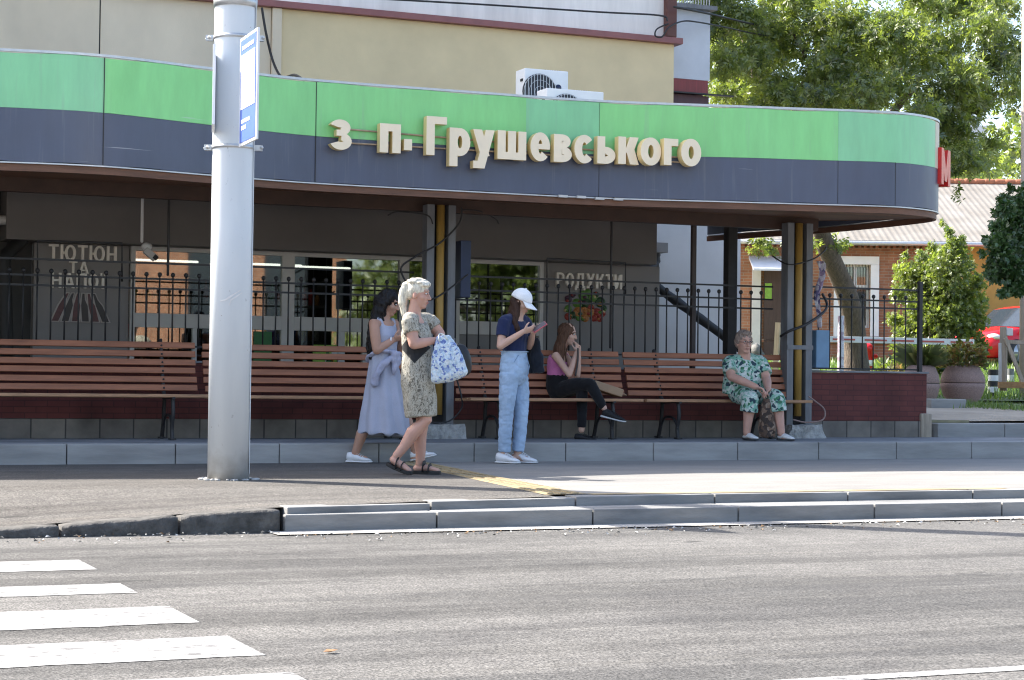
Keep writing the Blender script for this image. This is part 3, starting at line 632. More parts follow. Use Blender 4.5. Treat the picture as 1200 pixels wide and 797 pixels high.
def strip(name, zf0, zf1, i0, i1, mats, off=0, th=.04):
    k = MB(); n = i1-i0+1; Q = []
    for i in range(i0, i1+1):
        p = cv[i]; q = p+nrm[i]*off; r = p-nrm[i]*th
        a, b = zf0(p), zf1(p); Q.append([(q.x, q.y, a), (q.x, q.y, b), (r.x, r.y, b), (r.x, r.y, a)])
    for e in range(4):
        vs = [c for r in Q for c in (r[e], r[(e+1) % 4])]
        k.add(vs, [(j*2, j*2+2, j*2+3, j*2+1) for j in range(n-1)], True)
    k.add(Q[0], [(0, 1, 2, 3)], False); k.add(Q[-1], [(3, 2, 1, 0)], False)
    return cn(k, name, mats)
N = len(cv)
def idx(x): return min(range(N-40), key=lambda i: abs(cv[i].x-x))
i_a, i_b = idx(7.0), idx(8.35); iend = next(i for i in range(N) if cv[i].x > 12.28); ipale = idx(11.0)
segs = [(0, idx(3.25), 'greenpale'), (idx(3.25), idx(5.45), 'green'), (idx(5.45), idx(7.6), 'green'), (idx(7.6), i_b, 'greenpale'), (i_b, ipale, 'green'), (ipale, iend, 'greenpale'), (iend, N-1, 'cream')]
for a, b_, mm in segs:
    strip('green_panel', lambda p: zm(p), lambda p: FT+.006*math.sin(p.x*7), a, b_, M[mm], .002*(a % 3))
for a, b_ in ((0, idx(3.25)), (idx(3.25), idx(5.45)), (idx(5.45), i_b), (i_b, ipale), (ipale, N-1)):
    strip('slate_panel', lambda p: FB+.004*math.sin(p.x*9), lambda p: zm(p)-.002, a, b_, M['grey'], .002*(a % 2))
strip('edge_trim', lambda p: FT+.007, lambda p: FT+.03, 0, N-1, M['polemet'], .008, .05)
strip('lower_trim', lambda p: FB-.018, lambda p: FB-.006, 0, N-1, M['polemet'], .004, .03)
strip('lip_board', lambda p: FB-.085, lambda p: FB-.02, 0, N-1, mat('brown lip board', (.15, .07, .04), .6, .35, 4, .2, 40, stretch=(.6, .6, 6)), -.02, .05)
for x in (3.25, 5.45, 8.35, 11.0, 11.6): sm_ = MB(); p = cv[idx(x)]; sm_.bar((p.x, p.y+(-.004 if x < 6 else .0035), FB), (p.x, p.y+(-.004 if x < 6 else .0035), FT), .007, .01); cn(sm_, 'panel_joint', M['iron'])
def slab(name, z0, z1, inset, m, back=21.45):
    poly = [(p.x-nn.x*inset, p.y-nn.y*inset) for p, nn in zip(cv, nrm)]+[(-8, back)]
    k = MB(); n = len(poly); 
    bm = bmesh.new(); vs = [bm.verts.new((x, y, z0+(max(0, y-17)*.055 if z0 < 3 else 0))) for x, y in poly]; fc = bm.faces.new(vs); bmesh.ops.triangulate(bm, faces=[fc])
    r = bmesh.ops.extrude_face_region(bm, geom=bm.faces[:]); bmesh.ops.translate(bm, verts=[v for v in r['geom'] if isinstance(v, bmesh.types.BMVert)], vec=(0, 0, z1-z0))
    bmesh.ops.recalc_face_normals(bm, faces=bm.faces[:])
    me = bpy.data.meshes.new(name); bm.to_mesh(me); bm.free(); me.materials.append(m); o = bpy.data.objects.new(name, me); link(o); o.parent = canopy; o.location = (-7, -18, 0)
slab('soffit', 2.655, 2.71, .05, M['soffit']); slab('roof', 3.52, 3.6, .06, mat('grey felt roof', (.16, .16, .16), .9, .2, 2, .2))
k = MB(); k.span((-8, 18.95, 2.62), (12.0, 19.05, 2.78)); cn(k, 'beam', mat('dark stained beam', (.06, .03, .02), .6, .3, 5, .1))
k = MB(); rr = random.Random(2)
for i in range(idx(8.0), idx(8.9)):
    p = cv[i]; k.box((p.x, p.y-.02, FB-.02+.008*rr.random()), (.1, .03, .025))
cn(k, 'foil_flashing', M['whitepanel'])
# soffit lamps
for (px, py), w, lab in (((155, 228), .28, 'slim white lamp on the soffit above the tobacco lettering'), ((359, 236.5), .22, 'slim white lamp on the soffit right of the grey pole'), ((548, 245), .2, 'slim white lamp on the soffit right of the middle post'), ((714, 252.5), .22, 'slim white lamp on the soffit above the groceries lettering'), ((870, 259), .26, 'white lamp on the soffit above the seated woman in green')):
    k = MB(); p = at(px, py, 19.5); k.box((p.x, 19.5, 2.765), (w, .1, .07)); t = thing('soffit_lamp', lab, 'lamp', (p.x, 19.5, 2.765), 0, 'small lamps under the canopy')
    for j in range(len(k.v)): k.v[j] = (k.v[j][0]-p.x, k.v[j][1]-19.5, k.v[j][2]-2.765)
    k.build('lamp_housing', M['white'], t, .01); k = MB(); k.box((0, 0, -.04), (w*.86, .07, .014)); k.build('diffuser', M['whitepanel'], t)
# hanging rods
for x, y0, px, lab in ((0, 0, 198, 'thin dark rod hanging from canopy left of the grey pole'), (0, 0, 717, 'thin dark rod hanging from canopy before the groceries lettering')):
    A = at(px, 240, 19.2); k = MB(); k.tube([(A.x, 19.2, 2.8), (A.x, 19.2, 1.86 if px < 300 else 1.2)], .014, 8); tag(k.build('hanging_rod', M['iron']), lab, 'rod')
A = at(813, 265, 19.4); k = MB(); k.box((A.x, 19.4, 1.6), (.055, .055, 2.4)); tag(k.build('thin_post', mat('brown black post paint', (.05, .035, .035), .5, .2, 5, 0), None, .006), 'slim brown black post behind the fourth bench', 'post')
A = at(856, 300, 19.6); k = MB(); k.box((A.x, 19.6, 1.5), (.125, .125, 2.6)); t = thing('black_post', 'thick black square post behind the seated woman in green', 'post'); k.build('shaft', M['iron'], t, .008); k = MB(); k.box((A.x+.02, 19.55, 2.72), (.3, .2, .09)); k.build('cap_plate', M['panelgrey'], t, .006)

# canopy posts
def post(xc, w, label, y=18.8):
    t = thing('canopy_post', label, 'post', (xc, y, PZ), 0, 'steel posts holding the canopy')
    for s, ww in ((-1, .085), (1, .085)):
        k = MB(); x = s*(w/2-ww/2); k.box((x, 0, 1.25), (ww, .012, 2.5)); k.box((x-ww/2+.006, .07, 1.25), (.012, .14, 2.5)); k.box((x+ww/2-.006, .07, 1.25), (.012, .14, 2.5)); k.build('steel_channel', M['steel'], t, .003)
    k = MB(); k.box((0, .12, 1.25), (w*.9, .02, 2.48)); k.build('back_plate', M['iron'], t)
    k = MB(); k.tube([(0, .03, .25), (0, .03, 2.5)], .045, 12, rnd=False); k.build('gas_pipe', M['ochre'], t)
    k = MB(); k.box((0, -.012, 1.05), (w*1.02, .02, .05)); k.build('strap', M['steel'], t)
    k = MB(); k.box((.02, .02, .07), (.5, .38, .16)); o = k.mesh('c', M['rough_conc']); bm = bmesh.new(); bm.from_mesh(o); bmesh.ops.subdivide_edges(bm, edges=bm.edges[:], cuts=6, use_grid_fill=True)
    for v in bm.verts:
        v.co.x *= 1-.25*max(0, v.co.z)/.15*.6; v.co += Vector((noise.noise(v.co*9+Vector((xc, 0, 0))), noise.noise(v.co*9+Vector((5, xc, 0))), .5*noise.noise(v.co*11)))*.035
    bm.to_mesh(o); bm.free(); q = bpy.data.objects.new('footing', o); link(q); q.parent = t
    return t
post(7.18, .33, 'grey steel channel post with ochre pipe behind the walking women')
post(11.66, .34, 'grey steel channel post with ochre pipe right of the seated woman in green')
k = MB(); A = at(538, 282, 18.9); B = at(549, 349, 18.9); k.box(((A.x+B.x)/2, 19.0, (A.z+B.z)/2), (B.x-A.x, .32, A.z-B.z)); tag(k.build('notice_box', M['navy'], None, .008), 'dark navy box mounted on the middle canopy post', 'box')
k = MB(); A = at(954, 387, 19.0); B = at(963, 431, 19.0); k.box((A.x+.06, 19.0, (A.z+B.z)/2), (.18, .2, A.z-B.z)); tag(k.build('utility_box', M['bluebox'], None, .008), 'dusty light blue box beside the right canopy post', 'box')
k = MB(); rr = random.Random(4); A = at(956, 306, 19.0); B = at(963, 384, 19.0)
n = 22; vs = []
for i in range(n+1):
    f = i/n; w = .1*(1-.45*f)*(1+.25*noise.noise(Vector((f*9, 0, 0))))
    for j in range(5): vs.append((A.x-.01+w*j/4+.03*math.sin(f*8), 18.97-.02*math.sin(j*1.7+f*11), A.z+(B.z-A.z)*f))
k.add(vs, [(i*5+j, i*5+j+1, (i+1)*5+j+1, (i+1)*5+j) for i in range(n) for j in range(4)], True)
o = k.build('torn_paper', spots('torn lilac posters', [(.5, .45, .5), (.28, .2, .3), (.62, .6, .62), (.12, .1, .2)], 22)); md = o.modifiers.new('t', 'SOLIDIFY'); md.thickness = .006
tag(o, 'torn strip of lilac and grey posters hanging beside the right post', 'paper')
def cable(name, pts, r, label, m='iron', n=8):
    k = MB(); k.tube(catmull(pts, n), r, 6); return tag(k.build(name, M[m]), label, 'cable')
cable('hanging_cable', [at(455, 252, 18.7), at(468, 248, 18.7), at(500, 252, 18.68), at(507, 262, 18.68)], .008, 'dark cable looping under the canopy left of the middle post')
cable('hanging_cable', [at(541, 244, 18.66), at(538, 262, 18.66), at(515, 285, 18.64), at(488, 300, 18.66), at(470, 318, 18.7), at(500, 352, 18.66), at(548, 322, 18.7)], .01, 'dark cable slung across the middle canopy post')
cable('hanging_cable', [at(540, 246, 18.66), at(560, 247, 18.9), at(580, 256, 19.1), at(584, 262, 19.3)], .006, 'thin dark cable drooping right of the middle post')
cable('hanging_cable', [at(500, 495, 18.5), at(525, 494, 18.5), at(540, 480, 18.5), at(541, 466, 18.62), at(534, 440, 18.66)], .009, 'grey black cable curling at foot of the middle post')
cable('hanging_cable', [at(905, 300, 18.9), at(925, 310, 18.66), at(952, 304, 18.66), at(966, 294, 18.8), at(968, 290, 19)], .009, 'dark cable tied across the top of the right post')
cable('hanging_cable', [at(915, 394, 18.8), at(925, 388, 18.66), at(945, 380, 18.66), at(965, 366, 18.8), at(969, 356, 18.9), at(964, 345, 18.9)], .016, 'thick dark strap cable tied across the middle of the right post')
cable('hose', [at(948, 465, 18.62), at(955, 470, 18.6), at(966, 480, 18.55), at(964, 492, 18.5), at(945, 495, 18.5), at(930, 492, 18.5)], .009, 'pinkish grey hose looping at foot of the right post', 'granite')
# camera on a white stem
t = thing('security_camera', 'small white security camera on a white stem left of the grey pole', 'camera')
A = at(167, 231, 20.4); k = MB(); k.tube([(A.x, 20.4, 2.8), (A.x, 20.4, 2.28)], .017, 8); k.build('stem', M['white'], t)
A = at(172, 289, 20.35); k = MB(); k.ell(A, (.06, .05, .045)); k.build('mount', M['white'], t); B = at(176, 298, 20.3); k = MB(); k.box(B, (.15, .07, .075), Matrix.Rotation(R_(38), 3, 'Y')); k.build('camera_body', M['whitepanel'], t, .008)
k = MB(); k.box(B+Vector((.052, -.03, -.035)), (.05, .04, .05), Matrix.Rotation(R_(38), 3, 'Y')); k.build('lens', M['black'], t, .006)

# ------------------------------------------------------------------ big station letters on the canopy front
sg = thing('station_lettering', 'cream raised stop name lettering mounted across the canopy front', 'lettering', (7, 17.4, 3))
L_ = [('з', 384.5, 412.5, 140, 175.5), ('п', 443, 470, 145, 179), ('.', 471.5, 483, 163, 176), ('Г', 497.5, 524, 136.5, 182), ('р', 524.5, 551.5, 150, 195), ('у', 552, 580, 152, 197.5), ('ш', 581, 617, 153.5, 187), ('е', 619.5, 645, 155, 189), ('в', 647, 670.5, 157.5, 190), ('с', 671, 697, 158, 191.5), ('ь', 698, 721.5, 160, 192), ('к', 722.5, 748.5, 160.5, 192.5), ('о', 748.5, 775, 161, 194), ('г', 776, 795, 162.5, 193.5), ('о', 796, 822, 162.5, 195)]
def ycv(x): return min(cv, key=lambda p: abs(p.x-x)+(100 if p.y > 17.9 else 0)).y
for ch, xa, xb, ya, yb in L_:
    x0 = at((xa+xb)/2, 170, 17.5).x; yf = ycv(x0)-.13
    A = at(xa+2.0, yb, yf); B = at(xb, ya, yf); hx_ = at((xa+xb)/2, ya, yf).z-at((xa+xb)/2, yb, yf).z
    put_glyph(ch, sg, 'letter', A.x, B.x, at((xa+xb)/2, yb, yf).z, at((xa+xb)/2, ya, yf).z, yf, yf+.09, .088, [M['creamface'], M['creamside']])
for pa, pb in ((((413, 152), (398, 0)), None), (((413, 168), (398, 0)), None)):
    y_ = pa[0][1]; k = MB(); pts = []
    for px in range(400, 815, 15):
        x0 = at(px, 170, 17.5).x; yy = ycv(x0)-.025; dy = (px-413)*(.085 if y_ == 152 else .058); pts.append(at(px, y_+dy, yy))
    k.tube(pts, .009, 6); o = k.build('mounting_rail', mat('rusty pale rail', (.42, .30, .2), .7, .4, 12, 0), sg); o.location = (-7, -17.4, -3)
# red M at the right end
o = put_glyph('М', None, 'red_letter', -.2, .2, -.2, .2, -.05, .13, .1, [mat('faded orange red letter face', (.68, .16, .09), .4, .15, 6, 0), M['red']]); c = at(1103, 196, 17.25); o.location = c+Vector((.02, .02, 0)); o.rotation_euler = (0, 0, R_(40)); tag(o, 'thick red letter sign fixed on the rounded right end of canopy', 'sign')

# ------------------------------------------------------------------ benches
def bench(x0, x1, label, dz=0, legs=(.35, .35)):
    xc = (x0+x1)/2; h = (x1-x0)/2
    t = thing('bench', label, 'bench', (xc, 18.35, PZ), 0, 'brown slatted benches along the platform'); sz = .425+dz; rb = random.Random(x0)
    k = MB()
    for i in range(5):
        y = .0+i*.092; k.box((rb.uniform(-.006, .006), y+.04, sz-.003*i), (2*h, .078, .032))
    k.build('seat', M['benchseat'], t, .006)
    k = MB()
    for i in range(6):
        f = i/5; y = .47+.15*f; z = sz+.075+.43*f; k.box((rb.uniform(-.008, .008), y, z+rb.uniform(-.003, .003)), (2*h-.02, .026, .062), Matrix.Rotation(R_(-18), 3, 'X'))
    bk = k.build('backrest', M['benchwood'], t, .006); k = MB()
    for i in range(6):
        f = i/5
        for xx in (-h+legs[0], h-legs[1]): k.ell((xx, .452+.15*f, sz+.075+.43*f), (.011, .006, .011), seg=8, rings=6)
    tag(k.build('bolt_heads', M['iron'], bk), kind='stuff')
    for xx in (-h+legs[0], h-legs[1]):
        k = MB(); P = lambda y, z: (xx, y, z)
        k.tube(catmull([P(.05, 0), P(.07, .12), P(.03, .26), P(.06, sz-.02)], 5), [(.016, .022)]*16, 8); k.tube(catmull([P(.52, 0), P(.46, .16), P(.44, .3), P(.43, sz-.02), P(.5, sz+.1), P(.655, sz+.56)], 5), [(.016, .022)]*26, 8)
        k.tube(catmull([P(.06, .12), P(.15, .22), P(.26, .24), P(.38, .22), P(.47, .12)], 5), .014, 8); k.bar(P(.0, sz-.022), P(.47, sz-.03), .03, .02); k.box(P(.05, .008), (.06, .09, .016)); k.box(P(.52, .008), (.06, .09, .016))
        k.build('leg_frame', M['iron'], t)
    return t
bench(2.15, 4.56, 'long brown slatted bench at left edge under the tobacco lettering', .01)
bench(4.62, 6.98, 'brown slatted bench between the grey pole and the walking women', .005)
bench(7.36, 9.40, 'brown slatted bench where the young woman in black leggings sits')
bench(9.44, 11.56, 'brown slatted bench where the older woman in green sits', 0, (.42, .5))

# ------------------------------------------------------------------ fences on a dark brick plinth
pl = thing('brick_plinth', 'dark red brick plinth wall with stone base under the fence', 'wall', (7, 19.1, PZ))
def pp(mb, name, mats, bevel=0): o = mb.build(name, mats, pl, bevel); o.location = (-7, -19.1, -PZ); return o
k = MB(); k.span((-8, 19.02, .38), (13.6, 19.24, .95)); pp(k, 'brick_wall', M['parapet'])
k = MB(); k.span((-8, 19.0, .1), (13.56, 19.2, .376)); pp(k, 'stone_base', M['stonebase'])
k = MB(); k.span((-8, 19.0, .953), (13.62, 19.26, .975)); pp(k, 'coping', M['conc_dirty'], .004)
k = MB(); k.span((13.5, 18.985, .12), (13.66, 19.27, .47)); pp(k, 'corner_stub', M['wood'], .02)
def fence(x0, x1, zb, label, rails=(1.95, 1.80, 1.69), pitch=.137, ends=(0, 0), zt=1.86, y=19.14):
    t = thing('metal_fence', label, 'fence', (x0, y, .976)); k = MB()
    for z in rails+(zb,): k.box(((x1-x0)/2, 0, z-.976), (x1-x0, .012, .02))
    k.build('rail', M['iron'], t)
    n = int((x1-x0)/pitch); me = None
    for i in range(n):
        if me is None:
            k = MB(); k.tube([(0, 0, zb-.976), (0, 0, zt-.976)], .0085, 6, rnd=False); k.ell((0, 0, zt-.976+.015), (.023, .023, .026), seg=10, rings=8); o = k.build('picket', M['iron'], t); me = o.data
        else: o = bpy.data.objects.new('picket', me); link(o); o.parent = t
        o.location = (pitch*(i+.5), 0, 0)
    for xx, hh in ((0, ends[0]), (x1-x0, ends[1])):
        if hh: k = MB(); k.box((xx, 0, (hh-.976)/2), (.05, .05, hh-.976)); k.build('fence_post', M['iron'], t, .004)
    return t
fence(2.1, 7.0, 1.12, 'black picket fence with ball tips behind the two left benches', (1.97, 1.81, 1.71), ends=(0, 0), zt=1.84)
fence(7.42, 10.98, 1.12, 'black picket fence with ball tips between the canopy posts')
fence(11.0, 11.5, 1.12, 'short piece of black fence behind the seated woman in green')
fence(11.9, 13.58, 1.0, 'black picket fence on the dark brick plinth at right', (1.97, 1.83, 1.74), .155, (0, 2.08))

def hoop(pts, label):
    k = MB(); k.tube([at(px, py, 19.2) for px, py in pts], .011, 6, rnd=False); tag(k.build('fence_hoop', M['iron']), label, 'frame')
hoop([(44, 330), (44, 282), (143, 285), (143, 330)], 'thin black hoop frame over the fence before the tobacco lettering')
hoop([(641, 345), (641, 303), (733, 308), (733, 345)], 'thin black hoop frame over the fence before the groceries lettering')
p_ = atz(388, 766, ROAD); k = MB(); k.add([(-.03, 0, .008), (-.01, .02, .015), (.03, .01, .012), (0, -.02, .012), (0, 0, .006)], [(0, 4, 1), (1, 4, 2), (2, 4, 3), (3, 4, 0)]); o = k.build('fallen_leaf', mat('dry brown leaf', (.36, .2, .1), .8, .3, 30, 0)); o.location = p_; tag(o, 'dry brown leaf lying on the road right of the crossing stripes', 'leaf')
# ------------------------------------------------------------------ apartment block above the canopy
ap = thing('apartment_block', 'tall beige apartment block with maroon ledge behind the canopy', 'building', (10, 26, 0))
def aa(mb, name, mats, bevel=0): o = mb.build(name, mats, ap, bevel); o.location = (-10, -26, 0); return o
k = MB(); k.span((4.86, 26.0, .2), (7.28, 32, 6.1)); k.span((-14, 26.0, .2), (4.84, 32, 6.1)); aa(k, 'lower_wall', M['beige'])
k = MB(); k.span((7.44, 26.0, .2), (13.79, 32, 6.1)); aa(k, 'lower_wall', M['yellowb'])
k = MB(); k.span((7.29, 25.95, .2), (7.43, 26.2, 6.1)); aa(k, 'pilaster', M['beige'], .01)
k = MB(); k.span((-14, 26.05, 6.2), (13.72, 32, 12.5)); aa(k, 'upper_wall', M['upper'])
k = MB(); k.span((-14, 25.9, 6.102), (13.9, 32, 6.198)); aa(k, 'ledge', M['maroon'], .008)
k = MB(); k.span((13.62, 25.92, 6.2), (13.8, 26.045, 12.4)); aa(k, 'downpipe', M['brownpipe'], .02)
k = MB(); k.span((4.84, 26.02, .2), (4.86, 26.1, 6.1)); aa(k, 'wall_joint', M['iron'])
k = MB(); z1 = at(810, 12, 26.6).z; z2 = at(810, 93, 26.6).z; z3 = at(810, 109, 26.6).z; x1 = at(832, 50, 26.6).x
k.span((13.0, 26.6, z2), (x1, 31, z1)); aa(k, 'side_wall', M['bluewall']); k = MB(); k.span((13.0, 26.6, z3), (x1-.03, 31, z2-.004)); aa(k, 'siding_band', M['redband'])
k = MB(); k.span((13.0, 26.62, .3), (x1, 31, z3-.03)); aa(k, 'corrugated_wall', M['winered']); k = MB(); k.span((13.0, 26.5, z3-.026), (x1+.4, 26.58, z3-.004)); aa(k, 'gutter_edge', M['iron'])
k = MB(); k.span((12.8, 26.45, z1+.004), (x1+.05, 31, z1+.07)); aa(k, 'balcony_slab', M['steel']); k = MB(); k.span((13.0, 26.6, z1+.5), (x1, 26.63, z1+3)); aa(k, 'balcony_glazing', M['carglass'])
k = MB()
for i in range(18): k.box((13.85+i*.05, 26.52, z1+.28), (.014, .014, .42))
k.box((14.2, 26.52, z1+.5), (1.0, .03, .03)); aa(k, 'balcony_railing', M['whitepanel'])
cable('overhead_wire', [at(395, -4, 25.7), at(560, 5, 25.7), at(700, 14, 25.7), at(772, 18, 25.75), at(782, 24, 25.75)], .014, 'long thin black wire strung across the pale upper wall')
cable('overhead_wire', [at(783, 28, 25.7), at(770, 34, 25.7), at(768, 42, 25.7), at(776, 43, 25.7), at(784, 32, 25.7), at(800, 25, 25.9), at(818, 26, 26), at(850, 32, 27), at(900, 42, 29), at(1010, 56, 33)], .013, 'black wire looping at the brown downpipe then running to the tree')
cable('overhead_wire', [at(790, 8, 25.7), at(830, 16, 26.2), at(900, 32, 29), at(1010, 52, 33)], .018, 'thicker upper black wire running from balcony to the tree')
cable('wall_cable', [at(307, 10, 25.8), at(312, 40, 25.8), at(320, 72, 25.8), at(330, 90, 25.0), at(345, 88, 23), at(356, 94, 21)], .018, 'dark cable dropping down the beige wall right of the grey pole')

# air conditioners on the canopy roof
def ac(c, w, h, dp, label, fan=True):
    t = thing('air_conditioner', label, 'air conditioner', c); k = MB(); k.box((0, 0, h/2+.05), (w, dp, h)); k.build('casing', M['white'], t, .012)
    k = MB(); k.lathe([(.0, 0), (h*.40, 0), (h*.40, .012), (0, .012)], (-w*.16, -dp/2-.014, h/2+.05), 28, Matrix.Rotation(R_(90), 3, 'X').transposed()); k.build('fan_recess', M['acgrey'], t)
    k = MB()
    for i in range(-5, 6): k.box((-w*.16+i*h*.07, -dp/2-.03, h/2+.05), (.006, .004, 2*math.sqrt(max(.01, (h*.4)**2-(i*h*.07)**2))))
    for rr_ in (.13, .26, .38):
        ring = [(-w*.16+h*rr_*math.cos(a*math.pi/14), -dp/2-.03, h/2+.05+h*rr_*math.sin(a*math.pi/14)) for a in range(29)]; k.tube(ring, .003, 5, rnd=False)
    k.build('fan_guard', M['polemet'], t)
    k = MB(); k.lathe([(h*.07, 0), (h*.07, .004), (.0, .004)], (w*.27, -dp/2-.006, h*.72), 14, Matrix.Rotation(R_(90), 3, 'X').transposed()); k.build('badge', M['navy'], t)
    for s in (-1, 1): k = MB(); k.box((s*w*.33, 0, .0), (.05, dp*1.1, .1)); k.build('foot', M['polemet'], t)
    k = MB()
    for i in range(7): k.box((.0+i*.032, -dp*.2, h+.053), (.016, dp*.35, .006))
    k.build('top_vent', M['acgrey'], t)
    k = MB(); k.box((-w/2-.003, -dp*.2, h*.85), (.012, .07, .03)); k.build('handle', M['black'], t)
    return t
A = at(604, 82, 20.9); ac((9.27, 20.9, 3.97), .58, .57, .28, 'white air conditioner standing upright with its round fan showing above canopy')
k = MB(); k.span((8.97, 20.75, 3.6), (9.57, 21.1, 3.918)); tag(k.build('stand', M['iron'], None, .01), 'dark stand under the upright air conditioner on the canopy roof', 'stand')
A = at(620, 118, 20.2); ac((9.33, 20.2, 3.65), (.74), .55, .3, 'white air conditioner sunk behind the canopy edge in front of the other')

# ------------------------------------------------------------------ foreground pole with stop sign
PX, PY = 3.80, 14.62
t = thing('lamp_pole', 'thick pale grey steel pole at the left of the pavement', 'pole', (PX, PY, 0)); R0 = .166
k = MB(); k.tube([(0, 0, -.02), (0, 0, 2), (0, 0, 4.5), (.0, 0, 9)], [R0, R0, R0*.99, R0*.9], 48, rnd=False); k.build('shaft', M['pole'], t)
sl = MB(); sl.box((R0*.86, -R0*.55, 2.2), (.006, .02, 4.3)); sl.build('weld_seam', M['pole'], t)
k = MB(); k.tube([(0, 0, 3.76), (0, 0, 3.84)], R0+.008, 48, rnd=False); k.build('pole_collar', M['polemet'], t)
k = MB(); rr = random.Random(8)
for i in range(40):
    a = rr.uniform(0, 6.28); r = R0+rr.uniform(0, .07)**1; k.ell((r*math.cos(a), r*math.sin(a), .004), (rr.uniform(.01, .035), rr.uniform(.01, .03), .01), seg=7, rings=5)
k.build('footing_mortar', M['rough_conc'], t)
def polept(px, py, out=.004):      # a point on the pole's skin seen at that place
    r = fw+CR*((px-600)/FPX)+CU*((398.5-py)/FPX); a = r.x**2+r.y**2; bq = -2*(r.x*PX+r.y*PY); c_ = PX**2+PY**2-(R0+out)**2; q = max(0, bq*bq-4*a*c_); return CP+r*((-bq-math.sqrt(q))/(2*a))-Vector((PX, PY, 0))
k = MB(); rr = random.Random(12)
for pa, pb, w in (((263, 352), (282, 340), 3), ((270, 352), (284, 343), 2), ((268, 358), (272, 350), 2.4), ((258, 353), (268, 350), 1.5)):
    q = []
    for i in range(7):
        f = i/6; x = pa[0]+(pb[0]-pa[0])*f; y = pa[1]+(pb[1]-pa[1])*f; ww = w*(.4+.6*math.sin(math.pi*min(.95, f+.1)))*rr.uniform(.7, 1.2)
        q.append((polept(x, y-ww/2), polept(x, y+ww/2)))
    for (a, b), (c_, d_) in zip(q, q[1:]): k.quad(a, b, d_, c_)
k.build('torn_sticker', mat('torn white paper', (.72, .70, .68), .8, .1, 20, 0), t)
ss = thing('stop_sign', 'narrow blue and white stop sign strapped edge-on to the grey pole', 'sign', (PX, PY, 0))
for z_ in (at(275, 45, PY).z, at(275, 173.5, PY).z):
    k = MB(); k.tube([(0, 0, z_-.014), (0, 0, z_+.014)], R0+.005, 48, rnd=False)
    for s in (-1, 1):
        d_ = r0*s; k.box(Vector((0, 0, z_))+d_*(R0+.035), (.06, .04, .045), Matrix.Rotation(-TH, 3, 'Z')); k.tube([Vector((0, 0, z_))+d_*(R0+.05)-Vector((.0, .05, 0)), Vector((0, 0, z_))+d_*(R0+.05)+Vector((0, .05, 0))], .012, 8)
    k.build('clamp_band', M['polemet'], ss, 0)
def lf(cx, d): return Vector((cx*math.cos(TH)+d*math.sin(TH), -cx*math.sin(TH)+d*math.cos(TH), 0))-Vector((PX, PY, 0))
Aw = atd(281.5, 110, 14.42); Bw = atd(302, 97, 13.9); A2 = Vector((Aw.x-PX, Aw.y-PY, 0)); B2 = Vector((Bw.x-PX, Bw.y-PY, 0)); zt, zb_ = atd(281.5, 46, 14.42).z, atd(281.5, 173, 14.42).z
dirv = (B2-A2); wd = dirv.length; dirn = dirv.normalized(); nn = Vector((dirn.y, -dirn.x, 0))
if nn.dot(Vector((-1, -.3, 0))) < 0: nn = -nn
SX = Matrix((dirn, nn, Vector((0, 0, 1)))).transposed()
def sbox(k, u0_, u1_, v0, v1, o0, o1):
    c = A2+dirn*(wd*(u0_+u1_)/2)+nn*((o0+o1)/2)+Vector((0, 0, zb_+(zt-zb_)*(v0+v1)/2)); k.box(c, (wd*abs(u1_-u0_), abs(o1-o0), (zt-zb_)*abs(v1-v0)), SX)
k = MB(); sbox(k, 0, 1, 0, 1, -.012, .006); k.build('sign_frame', M['white'], ss, .004)
k = MB(); sbox(k, .07, .95, .03, .97, .0065, .01); k.build('sign_face', M['blue'], ss)
k = MB(); sbox(k, .12, .92, .33, .83, .011, .013); k.build('timetable_sheet', mat('white printed sheet', (.8, .8, .82), .5, .03, 9, 0), ss)
k = MB(); k.mi = 0; sbox(k, .2, .85, .5, .6, .0135, .015); k.mi = 1
for v in (.635, .655): sbox(k, .18, .9, v, v+.006, .0135, .015)
k.build('printed_lines', [mat('grey print', (.3, .3, .34), .6, .2, 30, 0), mat('red print', (.45, .25, .25), .6, .1, 9, 0)], ss)
for v, cnt in ((.875, 7), (.20, 5), (.14, 3)):
    k = MB()
    for i in range(cnt): sbox(k, .18+i*.1, .25+i*.1, v, v+.035, .0105, .013)
    k.build('printed_line', mat('white print', (.78, .78, .8), .6, .1, 9, 0), ss)
k = MB(); c = lf(-2.352, 14.62); k.box(c+Vector((0, 0, at(249, 110, PY).z)), (.022, .5, .62), Matrix.Rotation(-TH+R_(9.1), 3, 'Z')); k.build('rear_panel', M['white'], ss, .004)
# ------------------------------------------------------------------ yard beyond: brick house, planters, barrier, car
def tz(p): return terrain(p.x, p.y)
hp = atd(980, 450, 50); HB = tz(hp)-.1
house = thing('brick_house', 'old orange brick house with white window and corrugated roof behind the yard', 'house', (hp.x, hp.y, HB), -TH)
def hx(px, d=50): return (px-980)/FPX*d
def hz(py, px=980, d=50): return ZC+(445+.012*(px-600)-py)*d/FPX-HB
def hb(mb, name, mats, bevel=0, parent=None): return mb.build(name, mats, parent or house, bevel)
xl, xr, xo = hx(840), hx(1098), hx(1260); ez = hz(282); wx0, wx1, wz0, wz1 = hx(986), hx(1019), hz(384), hz(309); fx0, fx1, fz0, fz1 = hx(976), hx(1029), hz(394), hz(300)
k = MB()
for a, b, c, d in ((xl, wx0, 0, ez), (wx1, xr, 0, ez), (wx0, wx1, 0, wz0), (wx0, wx1, wz1, ez)): k.span((a, 0, c), (b, .45, d))
hb(k, 'brick_wall', M['brick'])
k = MB(); k.span((xr+.002, .02, 0), (xo, .45, ez)); hb(k, 'ochre_wall', M['ochrewall'])
k = MB(); k.span((xl, -.03, hz(293)), (xr, -.002, hz(290))); k.span((xl, -.12, hz(287)), (xr, -.002, ez))
